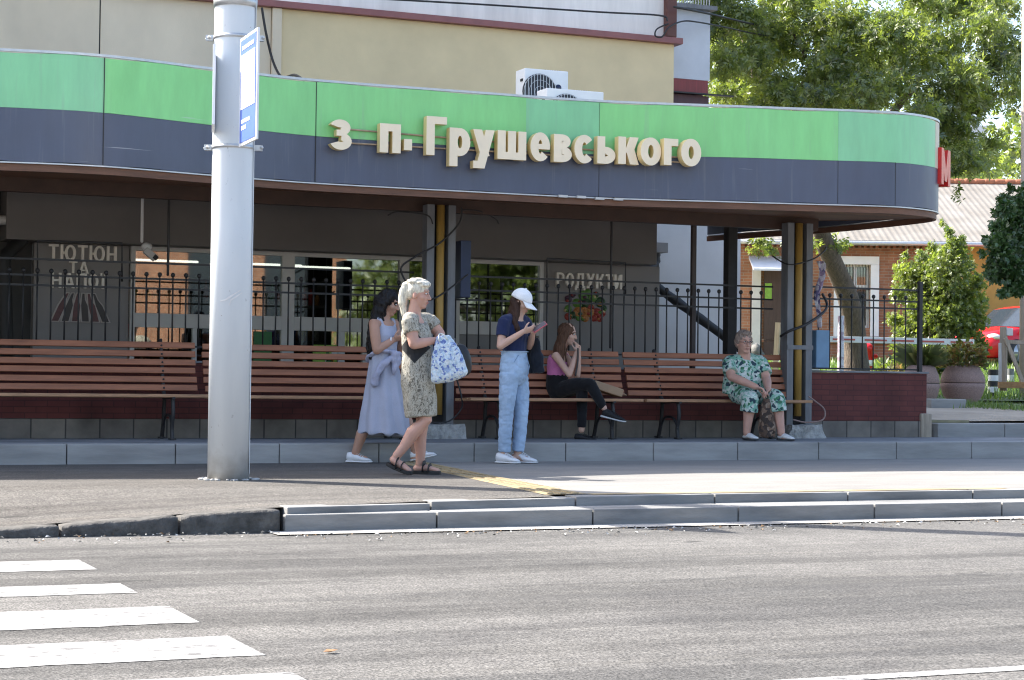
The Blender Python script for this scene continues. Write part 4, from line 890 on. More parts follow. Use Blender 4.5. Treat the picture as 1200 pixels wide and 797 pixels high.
for i in range(40): k.span((xl+i*.155, -.1, hz(290.2)), (xl+i*.155+.075, -.002, hz(287.2)))
k.span((xl, -.06, hz(402)), (xr, -.002, hz(398))); hb(k, 'cornice', M['brick'])
k = MB(); k.span((fx0, -.05, fz1-.22), (fx1, -.002, fz1)); k.span((fx0, -.05, fz0), (wx0, -.002, fz1-.222)); k.span((wx1, -.05, fz0), (fx1, -.002, fz1-.222)); s_ = hb(k, 'window_surround', M['white'], .01)
win = MB()
for a, b, c, d in ((wx0, wx0+.07, wz0, wz1), (wx1-.07, wx1, wz0, wz1), (wx0, wx1, wz0, wz0+.07), (wx0, wx1, wz1-.07, wz1), ((wx0+wx1)/2-.04, (wx0+wx1)/2+.04, wz0, wz1), (wx0, wx1, wz1-.62, wz1-.55)): win.span((a, .14+.001*a, c), (b, .2, d))
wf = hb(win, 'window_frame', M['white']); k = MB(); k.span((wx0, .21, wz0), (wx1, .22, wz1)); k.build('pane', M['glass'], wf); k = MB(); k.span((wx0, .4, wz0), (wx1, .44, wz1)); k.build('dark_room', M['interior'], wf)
k = MB()
for i in range(9): k.tube([(wx0+.04+i*(wx1-wx0-.08)/8, .08, wz0), (wx0+.04+i*(wx1-wx0-.08)/8, .08, wz1)], .009, 5)
for q in (.3, .6): k.tube([(wx0, .08, wz0+q*(wz1-wz0)), (wx1, .08, wz0+q*(wz1-wz0))], .008, 5)
k.build('window_bars', M['iron'], wf); k = MB(); k.span((fx0-.05, -.14, fz0-.09), (fx1+.05, -.001, fz0-.002)); k.build('sill', M['darkgrey'], wf)
# porch at the left
k = MB(); k.span((hx(894), -.06, 0), (hx(925), -.003, hz(318))); d_ = hb(k, 'door', mat('dark brown door boards', (.06, .035, .028), .6, .3, 6, .1, stretch=(6, 6, .5))); k = MB(); k.span((hx(895), -.075, hz(352)), (hx(903), -.062, hz(333))); k.build('notice', PC[4], d_)
k = MB(); k.span((hx(880), -.12, 0), (hx(890), -.003, hz(312))); hb(k, 'pilaster', M['whitepanel'])
k = MB(); a, b = hx(876), hx(926); z0, z1 = hz(318), hz(301)
k.add([(a, -1.0, z0), (b, -1.0, z0), (b, 0, z1), (a, 0, z1), (a, -1.0, z0-.06), (b, -1.0, z0-.06), (b, 0, z1-.06), (a, 0, z1-.06)], [(0, 1, 2, 3), (7, 6, 5, 4), (0, 4, 5, 1), (1, 5, 6, 2), (3, 7, 4, 0)]); hb(k, 'awning', M['bluewall'])
# roof: near slope with hip, overhang, ridge tiles
rz = hz(214, 1120, 55); k = MB(); th = .06
def slope(p): k.add([Vector(q) for q in p]+[Vector(q)-Vector((0, 0, th)) for q in p], [tuple(range(len(p))), tuple(reversed(range(len(p), 2*len(p))))]+[(i, len(p)+i, len(p)+(i+1) % len(p), (i+1) % len(p)) for i in range(len(p))])
slope([(xl-.3, -.55, ez-.02), (xo+.5, -.55, ez-.02), (xo+.5, 5, rz), (xl-.3, 5, rz)]); slope([(xl-.3, 5, rz), (xo+.5, 5, rz), (xo+.5, 10, ez), (xl-.3, 10, ez)])
rf = hb(k, 'roof', M['roof']); k = MB()
for i in range(44): k.tube([(xl+i*.3, 5, rz+.03), (xl+i*.3+.28, 5, rz+.035)], [.11, .08], 8)
k.build('ridge_tiles', mat('terracotta ridge', (.34, .13, .07), .9, .3, 6, 0), rf)
k = MB(); k.tube([(xl, -.62, ez-.1), (xo, -.62, ez-.1)], .06, 8); k.build('gutter', M['polemet'], rf)
k = MB(); k.span((xl, .46, 0), (xo, 9.4, ez-.2)); hb(k, 'rear_wall', M['brick'])
# pale wing in front of the roof at right: a lower lit valley slope
def ground_at(px, py, d): p = atd(px, py, d); p.z = tz(p); return p
# concrete ball planters
def planter(px, py_top, py_bot, d, wpx, label, seed, h, green=False):
    c = atd(px, py_bot, d); c.z = max(c.z, tz(c)-.02); s = wpx*d/FPX/2; H = (py_bot-py_top)*d/FPX
    t = thing('planter', label, 'planter', c, 0, 'round concrete planters')
    k = MB(); k.lathe([(s*.55, -.1), (s*.62, .0), (s*.86, H*.18), (s*.98, H*.40), (s, H*.52)], (0, 0, 0), 36); k.build('lower_bowl', M['granite'], t)
    k = MB(); k.lathe([(s*.985, H*.535), (s*1.0, H*.56), (s*.93, H*.75), (s*.76, H*.93), (s*.62, H), (s*.5, H*.97), (s*.48, H*.9)], (0, 0, 0), 36); k.build('upper_bowl', M['granite'], t)
    k = MB(); k.lathe([(s*.97, H*.51), (s*.97, H*.545)], (0, 0, 0), 36); k.build('joint', M['iron'], t)
    r = random.Random(seed); k = MB()
    for i in range(900 if not green else 160):
        a = r.uniform(0, 6.28); rr_ = s*.95*math.sqrt(r.random()); f = r.random()
        if green:
            p = Vector((math.cos(a)*s*.3, math.sin(a)*s*.3, H*.92)); q = p+Vector((math.cos(a), math.sin(a), 0))*s*r.uniform(.3, 1.3)+Vector((0, 0, h*r.uniform(.2, 1))); m_ = (p+q)/2+Vector((0, 0, h*.3)); w = Vector((-math.sin(a), math.cos(a), 0))*.014
            k.mi = r.choice((0, 0, 2)); k.add([p-w, p+w, m_+w*1.3, q, m_-w*1.3], [(0, 1, 2, 3, 4)])
        else:
            z = H*.92+h*f*(1-(rr_/s)**2*.55); p = Vector((math.cos(a)*rr_, math.sin(a)*rr_, z)); dr_ = Vector((math.cos(a)*.7, math.sin(a)*.7, r.uniform(-.3, .9))).normalized(); L = r.uniform(.06, .13); w = dr_.cross(Vector((r.uniform(-1, 1), r.uniform(-1, 1), 1))).normalized()*L*.28
            k.mi = r.choice((0, 0, 1, 1, 2)); k.add([p, p+dr_*L*.5+w, p+dr_*L, p+dr_*L*.5-w], [(0, 1, 2, 3)])
    k.build('planter_leaves', LEAFP, t)
    return t
planter(1128, 428, 472, 29.5, 52, 'round pinkish concrete planter with bronze leaves beyond the plinth', 1, .42)
planter(1079, 428, 473, 29.0, 44, 'round concrete planter with spiky grass mostly hidden behind the dark plinth', 2, .4, True)
# barrier gate
t = thing('barrier_gate', 'white horizontal barrier boom with red dashes across the yard', 'barrier'); A = atd(955, 397, 34); B = atd(1141, 401.5, 34)
k = MB(); k.bar(A, B, .1, .11); bm_ = k.build('boom', M['white'], t, .006)
k = MB(); ux = (B-A).normalized()
for f in (.18, .38, .55, .74, .92): c = A.lerp(B, f)-fw*.056; k.bar(c-ux*.2, c+ux*.2, .012, .03)
k.build('red_dash', mat('red tape', (.5, .12, .1), .6, .2, 9, 0), t)
g0 = ground_at(1138, 430, 34); k = MB(); k.bar((g0.x, g0.y, g0.z-.1), (g0.x, g0.y, B.z-.06), .09, .09); k.build('rest_post', M['whitepanel'], t, .005)
g1 = ground_at(948, 430, 34.2); k = MB(); k.bar((g1.x, g1.y, g1.z-.1), (g1.x, g1.y, A.z+.15), .28, .3); k.build('drive_post', M['whitepanel'], t, .02)
def marker(name, px, ytop, d, w, mats, label, cat, bands=0, group=None):
    p = ground_at(px, 450, d); zt_ = atd(px, ytop, d).z; t = thing(name, label, cat, p, 0, group); n = max(1, bands); h = (zt_-p.z)
    for i in range(n):
        k = MB(); k.smooth = False; k.tube([(0, 0, h*i/n-.03*(i == 0)), (0, 0, h*(i+1)/n-.002)], w, 18, rnd=False); k.sm = [False for q in k.f]; k.build('band' if n > 1 else 'shaft', mats[i % len(mats)], t)
    return t
marker('bollard', 1164, 433, 31.5, .085, [M['iron'], M['white']], 'black and white striped bollard beside the planter', 'bollard', 5)
marker('bollard', 1184, 432, 36, .07, [M['steel'], M['whitepanel']], 'grey bollard behind the timber barricade', 'bollard', 3)
marker('marker_post', 985, 370, 33, .055, [spots('chipped white violet paint', [(.7, .68, .72), (.7, .68, .72), (.45, .35, .42)], 16)], 'white post with chipped violet paint in front of the leaning trunk', 'post')
p = ground_at(1016, 430, 41); t = thing('hydrant', 'small red and white hydrant behind the white boom', 'hydrant', p); zz = atd(1016, 402, 41).z-p.z
k = MB(); k.lathe([(.2, -.1), (.2, .08), (.13, .1), (.13, zz*.75), (.17, zz*.78), (.15, zz*.9), (.06, zz)], (0, 0, 0), 16); k.tube([(-.22, 0, zz*.6), (.22, 0, zz*.6)], .06, 10); k.build('hydrant_body', M['carred'], t); k = MB(); k.lathe([(.138, zz*.3), (.138, zz*.48)], (0, 0, 0), 16); k.build('white_band', M['white'], t)
# timber barricade
t = thing('timber_barricade', 'bare timber barricade frame at far right by the bollards', 'barricade'); d0 = 30
def tb(px, py, d=d0): return atd(px, py, d)
k = MB(); k.bar(tb(1176, 458), tb(1176, 383), .1, .1); k.build('upright', M['wood'], t, .006); k = MB(); k.bar(tb(1172.5, 455), tb(1172.5, 402), .05, .08); k.build('upright', M['whitepanel'], t, .004)
k = MB(); k.bar(tb(1178, 396, 29.9), tb(1199, 449, 29.9), .05, .06); k.build('brace', M['wood'], t, .004); k = MB(); k.bar(tb(1170, 451, 29.88), tb(1230, 452, 29.88), .09, .1); k.build('base_rail', mat('orange brown plank', (.34, .19, .08), .8, .3, 8, .2, stretch=(.5, 5, 5)), t, .006); k = MB(); k.bar(tb(1176, 400), tb(1230, 404), .05, .06); k.build('top_rail', M['wood'], t, .004)
k = MB(); k.box(tb(1181, 389), (.12, .12, .12)); k.build('bracket', M['whitepanel'], t, .01)
# grating and slab on the upper step, stones
k = MB(); A = Vector((13.9, 19.3, .36)); 
for i in range(12): k.box((13.80+i*.045, 19.45, .372), (.02, .46, .02))
k.box((14.05, 19.21, .37), (.62, .03, .03)); k.box((14.05, 19.69, .37), (.62, .03, .03)); tag(k.build('drain_grating', mat('greenish metal grating', (.22, .2, .12), .7, .3, 6, .1)), 'olive metal grating set in the upper step by the plinth', 'grating')
def rock(c, s, m, label, seed):
    k = MB(); k.ell((0, 0, 0), s, seg=14, rings=9); 
    for i, v in enumerate(k.v):
        v = Vector(v); k.v[i] = tuple(v*(1+.35*noise.noise(v*2/max(s)+Vector((seed, 0, 0)))))
    o = k.build('stone', m); o.location = c; tag(o, label, 'stone')
c = ground_at(1100, 471, 27.5); k = MB(); k.box((0, 0, .04), (.62, .5, .16)); o = k.build('paving_slab', M['conc'], None, .015); o.location = c; tag(o, 'pale concrete slab lying left of the round planter', 'slab')
c = ground_at(882, 430, 42); rock(c+Vector((0, 0, .25)), (.3, .3, .38), mat('mossy grey boulder', (.13, .13, .12), .95, .4, 6, .8, 14, bdist=.03), 'grey boulder beside the porch of the brick house', 3)
t = thing('broken_stump', 'pale broken wooden stakes leaning by the porch', 'stakes'); k = MB(); k.bar(ground_at(908, 440, 38), atd(912, 378, 38), .09, .1); k.build('stake', M['wood'], t); k = MB(); k.bar(atd(912, 382, 38), atd(922, 380, 38), .05, .05); k.build('stake', M['wood'], t)
# red car, three quarter front
cp = ground_at(1196, 430, 48); car = thing('red_car', 'shiny red parked car facing left behind the bush', 'car', cp, math.pi-TH+R_(38)); car.scale = (1, 1, 1)
def carbody():
    # cross sections along x (front +x): (x, half width, z bottom, z belt)
    k = MB(); S = [(2.12, .55, .38, .60, .62), (2.05, .72, .25, .72, .74), (1.8, .84, .22, .84, .88), (1.2, .90, .22, .93, .98), (.75, .91, .22, .97, 1.02), (-.3, .92, .22, .98, 1.02), (-1.3, .91, .22, 1.0, 1.04), (-1.95, .86, .25, 1.0, 1.05), (-2.15, .74, .35, .92, .98)]
    vs = []
    for x, w, z0, z1, z2 in S: vs += [(x, -w*.9, z0), (x, -w, (z0+z1)/2-.05), (x, -w*.97, z1), (x, -w*.55, z2), (x, 0, z2+.02), (x, w*.55, z2), (x, w*.97, z1), (x, w, (z0+z1)/2-.05), (x, w*.9, z0)]
    n = 9; fs = [(i*n+j, i*n+(j+1) % n, (i+1)*n+(j+1) % n, (i+1)*n+j) for i in range(len(S)-1) for j in range(n)]+[tuple(range(n)), tuple(reversed(range((len(S)-1)*n, len(S)*n)))]
    k.add(vs, fs, True); return k
b_ = carbody().build('body', M['carred'], car)
k = MB(); S = [(.95, .74, 1.0), (.25, .66, 1.48), (-.2, .64, 1.56), (-1.2, .62, 1.54), (-1.75, .62, 1.36), (-2.0, .70, 1.03)]
vs = []
for x, w, z in S: vs += [(x, -w, z), (x, 0, z+.03), (x, w, z)]
k.add(vs+[(.95, -.86, .98), (.95, .86, .98), (-2.0, -.86, .98), (-2.0, .86, .98)], [(i*3+j, i*3+j+1, (i+1)*3+j+1, (i+1)*3+j) for i in range(1, 4) for j in range(2)], True); k.build('roof', M['carred'], car)
k = MB()
k.add(vs[:6], [(j, j+1, 4+j, 3+j) for j in range(2)], True); k.build('windscreen', M['carglass'], car)
k = MB(); k.add(vs[12:18], [(j, j+1, 4+j, 3+j) for j in range(2)], True); k.build('rear_window', M['carglass'], car)
for s in (-1, 1):
    k = MB(); P = [(.92, .99), (.25, 1.45), (-.2, 1.53), (-1.2, 1.51), (-1.72, 1.34), (-1.98, 1.02)]; k.add([(x, s*(.88-.23*(z-1)/.55), z) for x, z in P], [tuple(range(6))]); k.build('side_window', M['carglass'], car)
    k = MB(); k.ell((1.0, s*1.0, 1.05), (.1, .12, .08)); k.build('mirror', M['carred'], car)
    k = MB(); k.ell((1.9, s*.62, .72), (.17, .2, .09)); k.build('headlight', M['lens'], car)
    for xx in (1.32, -1.35):
        k = MB(); ax = Matrix.Rotation(R_(90), 3, 'X'); k.lathe([(.2, -.1), (.33, -.1), (.345, 0), (.33, .1), (.2, .1)], (xx, s*.84, .34), 28, ax); w_ = k.build('wheel', M['black'], car)
        k = MB(); k.lathe([(.215, -.106), (.215, .106)], (xx, s*.84, .34), 20, ax)
        k.build('rim', M['chrome'], w_); k = MB()
        for q in range(5):
            a = q*2*math.pi/5; k.box((xx+.11*math.cos(a), s*.948, .34+.11*math.sin(a)), (.19, .01, .05), Matrix.Rotation(-a, 3, 'Y'))
        k.build('spoke', M['steel'], w_)
k = MB(); k.box((2.1, 0, .62), (.05, .9, .1)); k.box((2.12, 0, .38), (.05, 1.2, .16)); k.build('grille', M['black'], car, .02)

# ------------------------------------------------------------------ trees, bushes, grass
import numpy as np
def leaves(name, clumps, n, L, mats, parent, seed, droop=.5, fan=5, shell=.55, wid=.36):
    """many small leaflets in fans, spread through uneven clumps"""
    r = np.random.RandomState(seed)
    wt = np.array([q[1][0]*q[1][1]*q[1][2] for q in clumps])**.75; cnt = r.multinomial(n, wt/wt.sum()); ci = np.repeat(np.arange(len(clumps)), cnt)
    C_ = np.array([c for c, q in clumps])[ci]; RD = np.array([q for c, q in clumps])[ci]; tone = r.rand(len(clumps))[ci]; nz = lambda a: a/(np.linalg.norm(a, axis=1)[:, None]+1e-9)
    u = nz(r.normal(size=(n, 3))); rr_ = (shell+(1-shell)*r.rand(n))**.8*(.8+.4*r.rand(n)); P = C_+u*RD*rr_[:, None]
    d = u*.6+r.normal(size=(n, 3))*.5; d[:, 2] -= droop*r.rand(n); d = nz(d); s = nz(np.cross(d, r.normal(size=(n, 3)))); nn_ = np.cross(d, s); l = (L*(.65+.7*r.rand(n)))[:, None]
    mi = np.minimum(len(mats)-1, np.abs(r.normal(tone*1.6, .7)).astype(int)); V_ = np.zeros((n, fan, 4, 3))
    for q in range(fan):
        off = q-(fan-1)/2; a = off*.55; dd = d*math.cos(a)+s*math.sin(a)+nn_*r.uniform(-.35, .35, (n, 1)); w = nz(np.cross(dd, nn_+.3*r.normal(size=(n, 3))))*l*wid*.5; b0 = P-d*l*.3*abs(off)
        V_[:, q, 0] = b0; V_[:, q, 1] = b0+dd*l*.45+w; V_[:, q, 2] = b0+dd*l; V_[:, q, 3] = b0+dd*l*.45-w
    nf = n*fan; me = bpy.data.meshes.new(name); me.vertices.add(nf*4); me.vertices.foreach_set('co', V_.reshape(-1).astype(np.float32)); me.loops.add(nf*4); me.loops.foreach_set('vertex_index', np.arange(nf*4, dtype=np.int32)); me.polygons.add(nf); me.polygons.foreach_set('loop_start', np.arange(0, nf*4, 4, dtype=np.int32))
    for m_ in mats: me.materials.append(m_)
    me.polygons.foreach_set('material_index', np.repeat(mi, fan).astype(np.int32)); me.update(calc_edges=True); o = bpy.data.objects.new(name, me); link(o); o.parent = parent; return o
def limb(k, a, b, ra, rb, seed, bend=.12):
    a, b = Vector(a), Vector(b); r = random.Random(seed); m = [a.lerp(b, f)+Vector((r.uniform(-1, 1), r.uniform(-1, 1), r.uniform(-.5, .5)))*(b-a).length*bend*(f*(1-f)*3) for f in (0, .25, .5, .75, 1)]
    pts = catmull(m, 4); n = len(pts); k.tube(pts, [ra+(rb-ra)*i/(n-1) for i in range(n)], 9)
# the leaning walnut whose crown hangs over the canopy
W0 = ground_at(1003, 455, 36); t = thing('walnut_tree', 'large leafy tree with leaning trunk rising behind the canopy', 'tree', W0)
def wl_(px, py, d): return atd(px, py, d)-W0
k = MB(); tr = [Vector((0, 0, -.2)), wl_(1002, 400, 36), wl_(994, 350, 35.6), wl_(975, 305, 35), wl_(962, 270, 34.5), wl_(955, 200, 34)]
pts = catmull(tr, 5); n = len(pts); k.tube(pts, [.24-.10*i/(n-1)+.12*max(0, 1-i/4) for i in range(n)], 14)
fork = wl_(962, 270, 34.5)
for i, (px, py, d) in enumerate(((880, 120, 33), (930, 40, 34), (1010, 30, 35), (1080, 60, 33), (1130, 40, 34), (1020, 150, 31.5), (860, 20, 35), (1100, 150, 32.5))): limb(k, wl_(955, 205, 34), wl_(px, py, d), .12, .025, 10+i, .15)
k.build('trunk', M['bark'], t)
cl = []; rr = random.Random(21)
for px, py, d, w, h in [(850, 20, 33, 60, 50), (870, 90, 33, 55, 45), (930, 10, 34, 70, 50), (935, 85, 33.5, 60, 50), (1000, 30, 33, 70, 55), (1010, 100, 32, 60, 40), (1060, 60, 33, 60, 50), (1080, 0, 34, 70, 45), (1110, 110, 32.5, 50, 45), (1140, 60, 33, 45, 50), (1090, 150, 32, 40, 35), (1125, 165, 32, 35, 40), (1150, 130, 33, 40, 40), (1180, 90, 33.5, 40, 45), (1170, 20, 34, 40, 40), (960, 120, 35, 60, 35), (880, 125, 36, 50, 30), (1120, 200, 31.5, 22, 22), (1165, 180, 33, 26, 30), (1140, 190, 31.8, 30, 26), (1122, 222, 31.2, 12, 14), (1075, 125, 31.5, 40, 26), (985, 118, 32, 45, 26), (905, 112, 33, 40, 28), (890, 60, 37, 90, 70), (1040, 90, 37, 90, 70), (840, -20, 34, 60, 40), (1195, 55, 34, 30, 40), (960, 282, 34.3, 34, 18), (900, 292, 33.5, 22, 16), (885, 300, 33.2, 14, 14)]:
    for q in range(4 if w > 30 else 2): s = d/FPX*.85; p = wl_(px+rr.uniform(-.6, .6)*w, py+rr.uniform(-.6, .6)*h, d+rr.uniform(-1, 1)); cl.append(((p.x, p.y, p.z), (w*s*.77, w*s*.77, h*s*.68)))
leaves('crown', cl, 25000, .095, LEAF, t, 4, .9, 5, .1)
# round bush in front of the house
B0 = ground_at(1102, 440, 41); t = thing('bush', 'large light green bush in front of the brick house', 'bush', B0)
bl = lambda px, py, d: atd(px, py, d)-B0
k = MB()
for i, (px, py) in enumerate(((1075, 330), (1100, 310), (1120, 330), (1090, 360), (1135, 350))): limb(k, (rr.uniform(-.2, .2), rr.uniform(-.2, .2), -.1), bl(px, py, 41), .06, .02, 40+i)
k.build('stem', M['bark'], t); cl = []
for px, py, w, h in [(1068, 325, 22, 24), (1085, 345, 30, 35), (1110, 320, 26, 30), (1120, 300, 18, 18), (1100, 300, 16, 14), (1130, 350, 26, 34), (1105, 370, 34, 30), (1140, 375, 18, 20), (1075, 380, 20, 24), (1125, 385, 24, 20), (1118, 285, 10, 9), (1058, 318, 12, 10), (1112, 272, 7, 9), (1080, 300, 9, 8), (1146, 330, 10, 12), (1062, 400, 20, 20), (1090, 415, 30, 18), (1125, 415, 26, 18), (1148, 405, 12, 16), (1135, 312, 9, 10), (1052, 345, 10, 12), (1048, 375, 12, 10), (1150, 352, 9, 8), (1092, 288, 6, 7), (1104, 262, 4, 6), (1128, 283, 6, 8), (1060, 300, 6, 7)]:
    s = 41/FPX; p = bl(px, py, 41+rr.uniform(-.6, .6)); cl.append(((p.x, p.y, p.z), (w*s, w*s, h*s)))
leaves('foliage', cl, 15000, .07, [LEAF[0], LEAF[1], LEAFD[1], LEAFD[2]], t, 9, .2, 4, .15, .45)
# dark glossy tree at the right edge
D0 = ground_at(1215, 455, 27); t = thing('linden_tree', 'dense dark glossy tree crown hanging at the right edge', 'tree', D0); dl = lambda px, py, d: atd(px, py, d)-D0
k = MB(); limb(k, (0, 0, -.1), dl(1216, 300, 27), .11, .06, 60, .03); k.build('trunk', M['bark'], t); cl = []
for px, py, w, h in [(1185, 270, 24, 30), (1180, 310, 24, 26), (1205, 250, 26, 22), (1220, 290, 34, 44), (1172, 290, 14, 24), (1195, 320, 22, 14), (1240, 270, 30, 36), (1165, 305, 9, 10), (1178, 245, 12, 12), (1198, 232, 10, 9), (1168, 268, 8, 9), (1190, 338, 14, 9), (1212, 334, 20, 12), (1157, 282, 6, 6), (1161, 322, 7, 6), (1176, 232, 7, 6), (1184, 222, 5, 6), (1205, 218, 8, 8), (1174, 345, 7, 5), (1150, 297, 4, 5)]:
    s = 27/FPX; p = dl(px, py, 27+rr.uniform(-.3, .3)); cl.append(((p.x, p.y, p.z), (w*s, w*s, h*s)))
leaves('crown', cl, 11000, .062, LEAFD, t, 12, .4, 3, .25, .55)
# low plants around the lawn
for nm, px, d, w, h, n, mt, lab, sd_ in (('shrub', 1062, 35, .5, .55, 700, LEAF, 'low leafy shrub under the boom behind the plinth fence', 31), ('shrub', 1095, 38, .6, .8, 800, [LEAF[0], LEAFD[0], LEAFP[2]], 'yellow green shrub beneath the large bush', 32), ('flower_clump', 1046, 34, .35, .4, 400, LEAFP, 'reddish leaf clump beside the small shrub by the plinth', 33)):
    p = ground_at(px, 440, d); t = thing(nm, lab, 'shrub', p); leaves('foliage', [((0, 0, h*.5), (w, w, h*.6)), ((w*.5, 0, h*.35), (w*.6, w*.6, h*.4)), ((-w*.6, 0, h*.4), (w*.5, w*.5, h*.45))], n, .13, mt, t, sd_, -.3, 3, .2, .35)
    k = MB()
    for i in range(4): limb(k, (0, 0, -.05), (w*.5*math.cos(i*1.6), w*.5*math.sin(i*1.6), h*.7), .02, .008, i)
    k.build('stem', M['bark'], t)
# grass blades
def grass(name, fn, n, h, label, seed):
    r = random.Random(seed); k = MB()
    for i in range(n):
        p = fn(r); a = r.uniform(0, 6.28); w = Vector((math.cos(a), math.sin(a), 0))*h*.09; lean = Vector((r.uniform(-.5, .5), r.uniform(-.5, .5), 1))*h*r.uniform(.5, 1.2); k.mi = r.choice((0, 0, 1)); k.add([p-w, p+w, p+lean], [(0, 1, 2)])
    tag(k.build(name, GRASS), label, 'grass', None, 'stuff')
def fa(r):
    d = 30+22*r.random(); p = atd(r.uniform(850, 1330), 450, d); p.z = tz(p)+.02; return p
grass('lawn_grass', fa, 15000, .2, 'sunny lawn grass behind the boom barrier', 1)
def fb(r):
    f = r.random(); px = 1085+f*140; d = 28.3+r.gauss(0, .4)-2.2*max(0, f-.25); p = atd(px, 450, d); p.z = tz(p); return p
grass('edge_grass', fb, 900, .1, 'strip of weeds in front of the round planter', 2)
# far poles and trees
p = ground_at(1199, 450, 31); t = thing('utility_pole', 'pale slim pole cut by the right picture edge', 'pole', p); k = MB(); k.tube([(0, 0, -.1), (0, 0, 9)], [.065, .055], 14, rnd=False); k.build('shaft', mat('pale painted pole', (.55, .45, .38), .8, .15, 4, .1), t)
def plain_tree(px, d, h, w, label, seed, mats, n=2600, L=.45, name='broadleaf_tree', loc=None, low=.25):
    p = loc or ground_at(px, 450, d); t = thing(name, label, 'tree', p); r = random.Random(seed); k = MB(); limb(k, (0, 0, -.3), (0, 0, h*.6), .25, .1, seed, .04)
    cl = []
    for i in range(16):
        a = r.uniform(0, 6.28); f = r.random(); rr_ = w*.5*(1-.5*f)*r.random()**.5; c = (rr_*math.cos(a), rr_*math.sin(a), h*(low+(.95-low)*f)); s = w*.24*r.uniform(.7, 1.2); cl.append((c, (s, s, s*.8)))
        if i % 3 == 0: limb(k, (0, 0, h*(.3+.25*f)), c, .08, .02, seed+i)
    k.build('trunk', M['bark'], t); leaves('crown', cl, n, L, mats, t, seed, .4, 4, .3, .5); return t
plain_tree(1165, 78, 9.5, 9, 'far light green tree behind the corrugated roof', 71, [LEAF[0], LEAF[1]], 5000, .25)
plain_tree(1075, 85, 12, 10, 'far tree filling the gap behind the walnut crown', 72, LEAF, 5000, .25)
p = atd(1085, 450, 95); t = thing('far_house', 'distant grey apartment house glimpsed through the walnut leaves', 'building', (p.x, p.y, 1.5), -TH); k = MB(); k.span((-4, 0, 0), (3, 8, 12.5)); k.build('wall', M['bluewall'], t); k = MB()
for i in range(3):
    for j in range(4): k.span((-3.2+i*2.1, -.05, 1+j*3), (-2.1+i*2.1, -.01, 2.6+j*3))
k.build('window', M['carglass'], t)
# across the street, mirrored in the shop glass
t = thing('street_house', 'brick house across the street mirrored in the left shop windows', 'house', (14.4, -12, ROAD)); k = MB(); k.span((-3.1, -6, 0), (3.2, 0, 7)); k.build('wall', M['brick'], t)
for xa, xb in ((-1.65, .05), (.65, 1.95)): k = MB(); k.span((xa, .003, .1), (xb, .08, 6.2)); k.build('window', M['carglass'], t)
for i, (x, y, h, w, lab) in enumerate(((20.6, -11, 9, 6, 'street tree opposite mirrored in the wide window'), (24.5, -12, 10, 8, 'street tree opposite mirrored in the right window'), (29, -12, 9, 7, 'street tree opposite far right'))): plain_tree(0, 0, h, w, lab, 80+i, LEAF, 5200, .26, 'street_tree', Vector((x, y, ROAD)), .1)
# ------------------------------------------------------------------ people
V = Vector; UP = V((0, 0, 1))
def head_frame(f, tilt=0):
    f = V(f).normalized(); r = f.cross(UP).normalized(); u = r.cross(f).normalized(); return f, r, u
def add_head(mb, c, F, k=1.0, jaw=1.0):
    f, r, u = F; c = V(c); A = (f, r, u)
    def e(a, b, d, rad, seg=16): mb.ell(c+(f*a+r*b+u*d)*k, tuple(x*k for x in rad), A, seg)
    e(-.012, 0, .02, (.095, .074, .098)); e(.022, 0, -.045, (.068, .056*jaw, .082)); e(.05, 0, -.1, (.032, .034*jaw, .026))
    e(.068, 0, .03, (.02, .052, .018)); e(.05, .036, -.03, (.034, .026, .03)); e(.05, -.036, -.03, (.034, .026, .03))
    mb.tube([c+(f*.082+u*.014)*k, c+(f*.096-u*.012)*k, c+(f*.106-u*.034)*k], [.008*k, .010*k, .0145*k], 8)
    e(.092, .012, -.036, (.011, .009, .009)); e(.092, -.012, -.036, (.011, .009, .009))
    e(.082, 0, -.064, (.013, .024, .0075)); e(.08, 0, -.077, (.013, .02, .008))
    for s in (-1, 1): e(-.01, s*.075, -.022, (.018, .012, .031))
def face_parts(root, c, F, k=1.0, lip=(.42, .16, .14), brow=(.06, .04, .03)):
    f, r, u = F; c = V(c); A = (f, r, u)
    for s in (-1, 1):
        b = MB(); b.ell(c+(f*.079+r*s*.031+u*.006)*k, (.011*k, .0135*k, .0075*k), A, 10, 8); e = b.build('eye', mat('eye white', (.6, .58, .55), .3, .05, 5, 0), root)
        b = MB(); b.ell(c+(f*.0875+r*s*.031+u*.006)*k, (.0045*k, .0065*k, .0065*k), A, 10, 8); b.build('iris', mat('dark iris', (.03, .018, .012), .2, .1, 5, 0), e)
        b = MB(); b.tube([c+(f*.084+r*s*.014+u*.027)*k, c+(f*.086+r*s*.032+u*.033)*k, c+(f*.073+r*s*.05+u*.026)*k], .0028*k, 6); b.build('eyebrow', mat('brow %.2f' % brow[0], brow, .8, .2, 30, 0), root)
    b = MB(); b.ell(c+(f*.088-u*.064)*k, (.009*k, .021*k, .0055*k), A, 12, 8); b.ell(c+(f*.087-u*.0745)*k, (.009*k, .018*k, .006*k), A, 12, 8); b.build('lips', mat('lips %.2f' % lip[0], lip, .45, .1, 9, 0), root)
